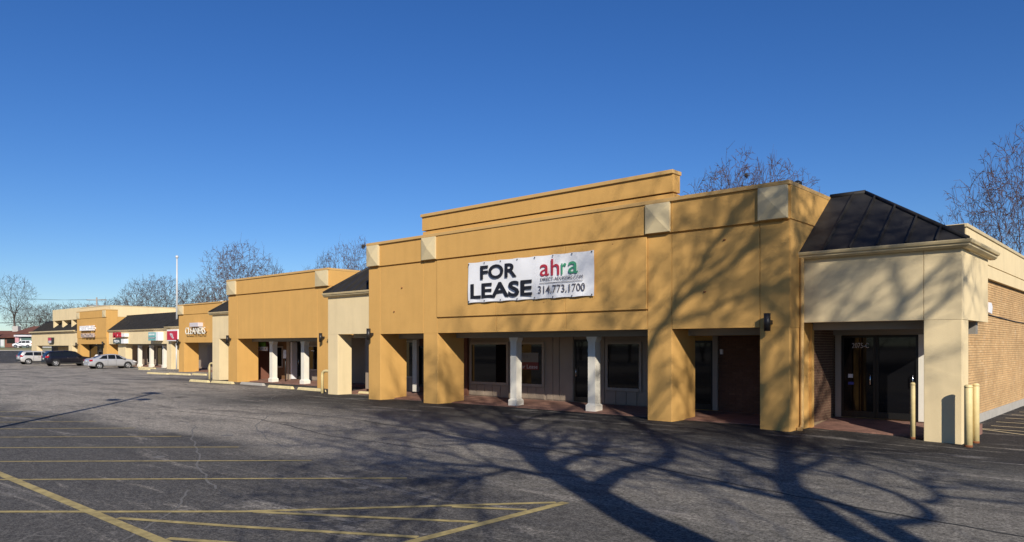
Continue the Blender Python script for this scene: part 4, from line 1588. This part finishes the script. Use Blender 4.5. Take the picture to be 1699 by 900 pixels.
def hip(bm):
    e = [bm.verts.new(p) for p in ((1.3, -2.2, 3.72), (21, -2.2, 3.72), (21, 10, 3.72), (1.3, 10, 3.72))]
    b = [bm.verts.new(p) for p in ((1.3, -2.2, 3.55), (21, -2.2, 3.55), (21, 10, 3.55), (1.3, 10, 3.55))]
    r = [bm.verts.new((3.2, 4, 5.75)), bm.verts.new((19, 4, 5.75))]
    for q in ((e[0], e[1], r[1], r[0]), (e[1], e[2], r[1]), (e[2], e[3], r[0], r[1]), (e[3], e[0], r[0]), b[::-1]):
        bm.faces.new(q)
    for k in range(4):
        bm.faces.new((b[k], b[(k + 1) % 4], e[(k + 1) % 4], e[k]))


hpart("roof", hip, REDHOUSE)
hpart("chimney", lambda bm: bx(bm, -2.1, -.6, 3.4, 4.6, 3.9, 5.75), STONE)
dw = hpart("window", lambda bm: bx(bm, -1.2, 1.0, -.06, .0, 1.1, 2.1), BLACKP)
hpart("pane", lambda bm: bx(bm, -1.1, .9, -.08, -.061, 1.2, 2.0), GLASS, dw)
dd = hpart("door", lambda bm: bx(bm, -3.1, -1.8, -.06, 0, 0, 2.3), simple("pale green door", (.30, .38, .32), .6))
hpart("pane", lambda bm: bx(bm, -2.9, -2.0, -.08, -.061, .4, 2.1), WHITEM, dd)
hpart("awning", lambda bm: bx(bm, 2.0, 9.5, -2.1, -1.21, 2.85, 3.3), LAV)
hpart("garage_door", lambda bm: bx(bm, 3.4, 7.4, -1.27, -1.2, 0, 2.7), simple("green grey door", (.10, .17, .15), .6))
hpart("flag", lambda bm: bx(bm, 2.0, 3.0, -1.6, -1.55, 1.3, 2.6), simple("pink flag", (.50, .25, .27), .7))


# ================================================================== trees
def tree_mesh(seed, H, st):
    """bare winter tree grown towards twig tips scattered through the crown: returns (trunk mesh, crown mesh)"""
    g = np.random.default_rng(seed)
    N = st['n']
    a, b, cz = st['a'] * H, st['b'] * H, st['c'] * H
    tips = []
    while len(tips) < N:
        p = g.uniform(-1, 1, 3)
        r = np.linalg.norm(p)
        if r > 1 or g.random() > .25 + .75 * r ** 2:
            continue
        lump = 1 + .16 * math.sin(3.1 * math.atan2(p[1], p[0]) + seed) + .13 * math.sin(5 * p[2] + 2 * p[0] + seed * 1.7)
        q = np.array((p[0] * a * lump, p[1] * a * lump, cz + p[2] * b * (.85 + .15 * lump)))
        if q[2] < st['low'] * H + .55 * math.hypot(q[0], q[1]):
            continue
        tips.append(q)
    tips = np.array(tips)
    V1, F1, V2, F2 = [], [], [], []
    r0 = st['r'] * H
    rt = st['tip']

    def seg_tube(V, F, pts, rads, seg):
        base = len(V)
        for i, p in enumerate(pts):
            d = pts[min(i + 1, len(pts) - 1)] - pts[max(i - 1, 0)]
            d = d / (np.linalg.norm(d) + 1e-9)
            s_ = np.cross(d, (.31, .2, .93) if abs(d[2]) < .9 else (1., 0, 0))
            s_ = s_ / (np.linalg.norm(s_) + 1e-9)
            u_ = np.cross(s_, d)
            for k in range(seg):
                an = 6.28318 * k / seg
                V.append(tuple(p + (s_ * math.cos(an) + u_ * math.sin(an)) * rads[i]))
        for i in range(len(pts) - 1):
            for k in range(seg):
                F.append((base + i * seg + k, base + i * seg + (k + 1) % seg, base + (i + 1) * seg + (k + 1) % seg, base + (i + 1) * seg + k))

    stack = [(np.array((0., 0, -.2)), np.array((g.uniform(-.04, .04), g.uniform(-.04, .04), 1.)), np.arange(N), r0, 0)]
    while stack:
        p, d, idx, r, lev = stack.pop()
        T = tips[idx]
        n = len(idx)
        cen = T.mean(0)
        to = cen - p
        L = np.linalg.norm(to)
        if n <= 1:
            mid = p + to * .5 + g.normal(0, .05, 3) * L
            seg_tube(V2, F2, [p, mid, T[0]], [r, max(rt, r * .7), rt * .6], 3)
            for k in range(2):      # fine side twigs
                o = p + to * g.uniform(.3, .95)
                e = o + (to / (L + 1e-9) + g.normal(0, .55, 3)) * L * g.uniform(.2, .45)
                seg_tube(V2, F2, [o, e], [rt * .8, rt * .45], 3)
            continue
        near = np.linalg.norm(T - p, axis=1).min()
        f = st['trunk'] if lev == 0 else g.uniform(.26, .42)
        step = min(L * f, near * .8) if lev else H * st['trunk']
        to = to / (L + 1e-9)
        dn = d * (.62 if lev else 1) + to * (.6 if lev else .0)
        dn = dn / np.linalg.norm(dn)
        wob = g.normal(0, .05, 3) * step
        e = p + dn * step
        re = r * (.93 if lev else .80)
        seg_tube(V1 if lev == 0 else V2, F1 if lev == 0 else F2, [p, p + dn * step * .5 + wob, e], [r * (1.35 if lev == 0 else 1), (r + re) / 2, re], 9 if lev == 0 else (6 if lev < 4 else 3))
        # split the tips by direction
        D = T - e
        D = D / (np.linalg.norm(D, axis=1)[:, None] + 1e-9)
        i0 = int(g.integers(n))
        c0 = D[i0]
        c1 = D[int(np.argmin(D @ c0))]
        for _ in range(3):
            m = (D @ c0) > (D @ c1)
            if m.all() or (~m).all():
                m = np.arange(n) < n // 2
                break
            c0, c1 = D[m].mean(0), D[~m].mean(0)
        for mm in (m, ~m):
            k = int(mm.sum())
            if k:
                stack.append((e, dn, idx[mm], max(rt, re * (k / n) ** .47), lev + 1))
    V2a = np.array(V2)
    out = []
    for nme, V, F, m in (("trunk", V1, F1, BARK), ("crown", V2, F2, st['mat'])):
        me = bpy.data.meshes.new(nme)
        me.from_pydata(V, [], F)
        for pl in me.polygons:
            pl.use_smooth = True
        me.materials.append(m)
        out.append(me)
    return out


ST = dict(n=1100, a=.33, b=.38, c=.62, low=.14, r=.021, tip=.017, trunk=.20, mat=TWIG)
SPREAD = dict(ST, a=.45, b=.34, c=.64, low=.16)
VASE = dict(ST, n=1300, a=.36, b=.42, c=.58, low=.10, trunk=.12, mat=TWIGR)
BUSH = dict(ST, n=700, a=.52, b=.46, c=.54, low=.02, trunk=.06, r=.014, tip=.014, mat=BUSHT)
OAK = dict(ST, n=900, a=.36, b=.34, c=.64, low=.24, trunk=.36, r=.022, tip=.020)
protos = {'st': [tree_mesh(11, 16, ST), tree_mesh(12, 16, ST)], 'sp': [tree_mesh(21, 16, SPREAD)], 'va': [tree_mesh(31, 16, VASE), tree_mesh(33, 16, VASE)], 'bu': [tree_mesh(41, 8, BUSH)], 'oak': [tree_mesh(51, 20, OAK)]}
PH = {'st': 16, 'sp': 16, 'va': 16, 'bu': 8, 'oak': 20}
F_ = 1226.


def tree(kind, k, u, z, vtop, wide, label, group=None, gz=None, rot=0.):
    """stand a tree on the ray through picture column u at depth z, its top reaching row vtop"""
    a = (u - 850) / F_
    x, y = z * (.743 * a - .67), z * (.67 * a + .743)
    g = ground_h(x, y) if gz is None else gz
    top = CAM_H + (574.5 - vtop) / F_ * z
    s = (top - g) / PH[kind]
    t = thing("bare_tree", label, "tree", (x, y, g), rot, group)
    t.scale = (s * wide, s * wide, s)
    tm, cm = protos[kind][k]
    link(tm, "trunk", t)
    link(cm, "crown", t)
    return t


G1 = "bare winter trees behind the shops"
TL = [
    ('oak', 0, 24, 215, 450, .72, "tall bare tree with a thick pale trunk behind the red roofed house", 0.4),
    ('sp', 0, 42, 240, 500, .9, "lower bare tree just right of the tall one by the house", 1.),
    ('sp', 0, 66, 250, 502, 1.0, "bare spreading tree between the house and the far cream parapet", 2.2),
    ('st', 0, 86, 255, 500, 1.1, "bare tree whose crown shows just left of the tall cream parapet", .7),
    ('bu', 0, 108, 240, 502, 1.2, "hazy bare tree over the left half of the cream parapet", 0.),
    ('sp', 0, 128, 250, 498, 1.0, "hazy bare tree left of the utility pole", 3.),
    ('bu', 0, 150, 240, 501, 1.2, "low bare scrub tree at the foot of the utility pole", 2.),
    ('bu', 0, 180, 215, 495, 1.2, "low reddish scrub tree right of the utility pole", 1.),
    ('bu', 0, 205, 200, 491, 1.2, "low brown scrub tree left of the three slim trees", 4.),
    ('st', 1, 229, 150, 460, .85, "leaning bare tree first of the slim trees left of the mast", 0.3),
    ('va', 0, 253, 150, 454, .8, "slim upright bare tree second left of the mast", 2.),
    ('va', 1, 276, 150, 453, .8, "slim bare tree just left of the white mast", 4.),
    ('bu', 0, 313, 150, 465, .8, "dense brown bare tree just right of the white mast", 5.),
    ('st', 0, 340, 130, 456, .9, "bare tree above the cleaners parapet", 1.),
    ('bu', 0, 364, 130, 474, .9, "low scrub tree left of the two column bay parapet", 2.),
    ('va', 0, 378, 112, 404, .7, "left half of the tall pair of bare trees above the two column bay", 3.4),
    ('va', 1, 408, 108, 394, .8, "tallest bare tree above the left end of the two column bay", 1.2),
    ('st', 1, 438, 120, 430, .9, "bare tree at the right side of the tall pair above the two column bay", 2.2),
    ('bu', 0, 459, 130, 441, .5, "small reddish bare tree above the middle of the two column bay", 3.),
    ('st', 0, 485, 150, 448, .6, "small faint bare tree above the two column bay parapet", 4.),
    ('va', 0, 512, 150, 440, .5, "thin faint bare tree right of the small ones above the two column bay", 1.),
    ('st', 1, 541, 92, 412, .45, "slim forked bare tree above the right tan square of the two column bay", 2.6),
    ('va', 1, 570, 95, 396, .5, "bare tree left of the one holding a nest", 0.5),
    ('va', 0, 600, 92, 392, .5, "bare tree with a dark nest beside the lease bay parapet", 2.9),
    ('bu', 0, 587, 110, 442, .6, "low bare scrub behind the nest tree", 2.9),
    ('va', 0, 1232, 62, 244, .7, "bare tree with a leaf nest above the right of the lease bay", 1.9),
    ('va', 1, 1288, 64, 250, .60, "bare tree right of the nest tree above the lease bay corner", 5.),
    ('st', 0, 1188, 66, 274, .65, "small bare tree at the left edge of the group above the lease bay", 3.),
    ('va', 1, 1645, 47, 268, .62, "leaning bare tree above the end unit parapet", 1.1),
    ('va', 0, 1702, 46, 205, .62, "tallest bare tree at the right edge of the picture", 2.0),
]
for kind, k, u, z, vt, wide, lab, rot in TL:
    tree(kind, k, u, z, vt, wide, lab, G1, rot=rot)


q_ = random.Random(77)
for k in range(26):  # added unseen tree row: darkens the shop glass reflections and blocks low sky light
    x, y = -150 + k * 6.2 + q_.uniform(-2, 2), -48 + q_.uniform(-8, 8)
    tm, cm = protos['bu'][0]
    t = thing("bare_tree", "added unseen bushy tree behind the camera, put in for shop glass reflections", "tree", (x, y, 0), q_.uniform(0, 6), "added unseen bushy trees behind the camera")
    t.scale = (2.2, 2.2, q_.uniform(1.9, 2.5))
    link(tm, "trunk", t)
    link(cm, "crown", t)


def nest(u, v, z, r, label):
    a = (u - 850) / F_
    x, y = z * (.743 * a - .67), z * (.67 * a + .743)
    zz = CAM_H + (574.5 - v) / F_ * z
    q = random.Random(int(u))
    def f(bm):
        for k in range(70):
            p = Vector((q.gauss(0, r * .4), q.gauss(0, r * .4), q.gauss(0, r * .4)))
            d = Vector((q.uniform(-1, 1), q.uniform(-1, 1), q.uniform(-1, 1))).normalized() * r * .5
            tube(bm, [Vector((x, y, zz)) + p - d, Vector((x, y, zz)) + p + d], r * .09, 3)
    tag(part("leaf_nest", None, f, NEST), label, "nest")


nest(603, 409, 92, .28, "dark round nest high in the bare tree beside the lease bay")
nest(1239, 292, 62, .22, "brown leaf nest in the bare tree above the lease bay")


# ------------------------------------------------------------------ two big trees behind the camera; their shadows fall on the lot and the fronts
LIMB1 = {
    'trunk': ([(0, -.2), (0, 2.5), (-0.0, 4.64), (-0.21, 5.15), (-0.24, 5.82), (-0.36, 7.2), (-0.31, 7.76), (-0.05, 9.2), (0.18, 10.15)], .40, .24),
    'RL': ([(0.18, 10.15), (0.63, 10.86), (1.24, 11.58), (2.11, 11.98), (2.9, 12.55), (3.6, 13.4)], .13, .04),
    'LU': ([(0.18, 10.15), (0.38, 10.57), (0.67, 12.02), (0.78, 13.23), (0.8, 15.0)], .13, .03),
    'LV': ([(0.1, 9.9), (-0.1, 10.8), (-0.3, 12.2), (-.5, 14.2)], .10, .03),
    'A': ([(0.03, 9.52), (-0.22, 9.67), (-0.71, 10.04), (-1.06, 10.35), (-1.22, 10.81), (-1.6, 11.8)], .09, .03),
    'B': ([(-0.14, 8.4), (-0.46, 8.5), (-0.83, 8.94), (-1.32, 9.25), (-1.74, 9.88), (-2.14, 10.67), (-2.39, 11.24), (-2.82, 11.81), (-3.3, 13.0)], .15, .03),
    'C': ([(-0.25, 7.75), (0.25, 8.38), (0.71, 8.29), (0.94, 7.8), (1.4, 8.3)], .08, .03),
    'D': ([(-0.3, 6.5), (-0.54, 6.73), (-1.03, 7.08), (-1.23, 7.32), (-1.79, 7.48), (-2.66, 7.85), (-3.6, 8.9)], .11, .03),
    'E': ([(-1.03, 7.08), (-1.63, 6.79), (-2.1, 6.65)], .06, .025),
    'F': ([(-0.22, 6.1), (0.13, 6.4), (0.83, 6.86), (1.52, 7.08), (2.47, 7.64), (3.3, 9.4), (3.95, 11.6), (4.29, 13.2), (4.71, 13.47), (4.83, 13.7), (5.11, 13.76), (5.5, 13.87), (5.81, 13.97), (6.03, 14.22), (6.24, 14.43)], .16, .05),
    'G': ([(4.75, 13.5), (4.78, 14.11), (5.09, 14.24), (5.21, 14.42), (5.5, 14.81), (5.8, 15.4)], .09, .03),
    'H': ([(4.5, 13.3), (4.9, 13.15), (5.36, 13.08), (5.7, 13.1), (5.97, 13.01), (6.24, 13.06), (6.63, 12.88)], .075, .03),
}
LIMB2 = {
    'A': ([(-.2, -.2), (-.1, 2.6), (0.0, 5.7), (0.2, 6.12), (0.56, 6.66), (0.7, 6.96), (1.4, 7.62), (2.74, 8.75), (4.3, 10.1), (4.78, 10.54), (5.0, 11.6), (5.2, 13.2)], .33, .06),
    'B': ([(0., 4.2), (0.54, 5.65), (0.83, 6.06), (0.95, 6.56), (0.94, 6.95), (1.16, 7.38), (1.4, 8.6), (1.7, 10.5), (1.9, 13.)], .17, .04),
    'C': ([(0.83, 6.06), (1.28, 6.11), (1.65, 6.24), (2.05, 6.55), (2.25, 7.0), (2.3, 7.6), (2.0, 9.2)], .10, .03),
    'C2': ([(2.09, 6.48), (2.6, 6.6), (3.2, 7.4), (3.9, 9.2)], .07, .025),
    'D': ([(0.5, 6.6), (0.45, 6.83), (0.3, 7.01), (0.11, 7.26), (-0.1, 7.64), (-.5, 8.8), (-.9, 10.5)], .12, .03),
    'E': ([(0.94, 7.2), (1.09, 7.89), (1.22, 8.55), (1.29, 9.11), (1.2, 10.4)], .10, .03),
    'F': ([(1.4, 7.62), (2.77, 8.25), (3.4, 8.6), (4.1, 9.3), (4.7, 10.6)], .10, .03),
    'w1': ([(4.3, 10.1), (4.48, 11.8), (4.72, 11.94), (4.91, 12.02), (5.6, 12.6)], .08, .03),
    'w2': ([(4.4, 11.2), (4.48, 12.68), (4.8, 13.03), (5.3, 13.8)], .07, .03),
    'v': ([(2.74, 8.75), (4.4, 9.9), (5.9, 11.0), (6.76, 12.4), (6.81, 12.79), (6.73, 13.22), (6.7, 13.56), (6.6, 13.96), (6.46, 14.05)], .085, .035),
    'v2': ([(6.81, 12.6), (7.01, 13.0), (7.19, 13.17), (7.33, 13.32), (7.6, 13.9)], .06, .03),
    'v3': ([(5.9, 11.0), (7.15, 12.33), (7.37, 12.5), (7.57, 12.67), (8.2, 13.2)], .07, .03),
}


def big_tree(base, limbs, seed, label, ntwig):
    q = random.Random(seed)
    t = thing("bare_tree", label, "tree", (base[0], base[1], 0), 0, "large bare trees beside the camera")
    H = Vector((-.8, .6, 0))
    Sx = Vector((.6, .8, 0))
    ray = Vector((-.8, .6, -.516))
    trunk = bmesh.new()
    crown = bmesh.new()
    first = True

    def grow(p, d, L, r, lev):
        n = 4
        pts, rr_ = [p], [r]
        for i in range(n):
            d = (d + Vector((q.uniform(-.28, .28), q.uniform(-.28, .28), q.uniform(-.22, .28)))).normalized()
            p = p + d * L / n
            pts.append(p)
            rr_.append(r * (1 - .7 * (i + 1) / n))
        tube(crown, pts, rr_, 4 if lev < 2 else 3, False)
        if lev < 2:
            for k in range((4, 4)[lev]):
                f = q.uniform(.25, .95) * n
                i = min(int(f), n - 1)
                pp = pts[i].lerp(pts[i + 1], f - i)
                ax = (pts[i + 1] - pts[i]).normalized()
                s = ax.cross(Vector((q.uniform(-1, 1), q.uniform(-1, 1), q.uniform(-1, 1))))
                if s.length < .1:
                    continue
                a = R(q.uniform(25, 60))
                grow(pp, (ax * math.cos(a) + s.normalized() * math.sin(a)), L * q.uniform(.45, .7), max(.014, rr_[i] * .6), lev + 1)
    for nm, (pts, r0, r1) in limbs.items():
        dep = 0. if first else q.uniform(-1., 1.)
        n = len(pts)
        P = []
        for i, (s, h) in enumerate(pts):
            k = i / (n - 1)
            jj = 0. if first else .07
            P.append(Sx * (s + q.uniform(-jj, jj)) + Vector((0, 0, h + q.uniform(-jj, jj))) + ray * (dep * k * 1.2))
        # smooth once
        Q = [P[0]]
        for a, b in zip(P, P[1:]):
            Q.append(a.lerp(b, .5))
            Q.append(b)
        P2 = [Q[0]] + [(Q[i - 1] + Q[i] * 2 + Q[i + 1]) / 4 for i in range(1, len(Q) - 1)] + [Q[-1]]
        rad = [(.92 if first else 1.05) * (r0 + (r1 - r0) * (i / (len(P2) - 1)) ** .8) for i in range(len(P2))]
        if first:
            rad[0] *= 1.5
            rad[1] *= 1.12
        tube(trunk if first else crown, P2, rad, 14 if first else 8)
        cnt = 3 if nm[0] == 'v' else ntwig + (2 if not first else 0)
        for k in range(cnt):
            f = q.uniform(.55 if first else .25, 1.) * (len(P2) - 1)
            i = min(int(f), len(P2) - 2)
            pp = P2[i].lerp(P2[i + 1], f - i)
            if pp.z < 6.6:
                continue
            ax = (P2[i + 1] - P2[i]).normalized()
            s = ax.cross(Vector((q.uniform(-1, 1), q.uniform(-1, 1), q.uniform(-1, 1)))).normalized()
            a = R(q.uniform(25, 65))
            grow(pp, (ax * math.cos(a) + s * math.sin(a) + Vector((0, 0, .25))).normalized(), q.uniform(1.4, 3.6), max(.030, rad[i] * q.uniform(.35, .6)), 0)
        first = False
    link(finish(trunk, "trunk", BARK), "trunk", t)
    link(finish(crown, "crown", BARK), "crown", t)


big_tree((3.45, 1.57), LIMB1, 5, "large bare tree right behind the camera shading the lot", 16)
big_tree((6.4, 1.52), LIMB2, 9, "large leaning bare tree farther right behind the camera shading the end unit", 11)
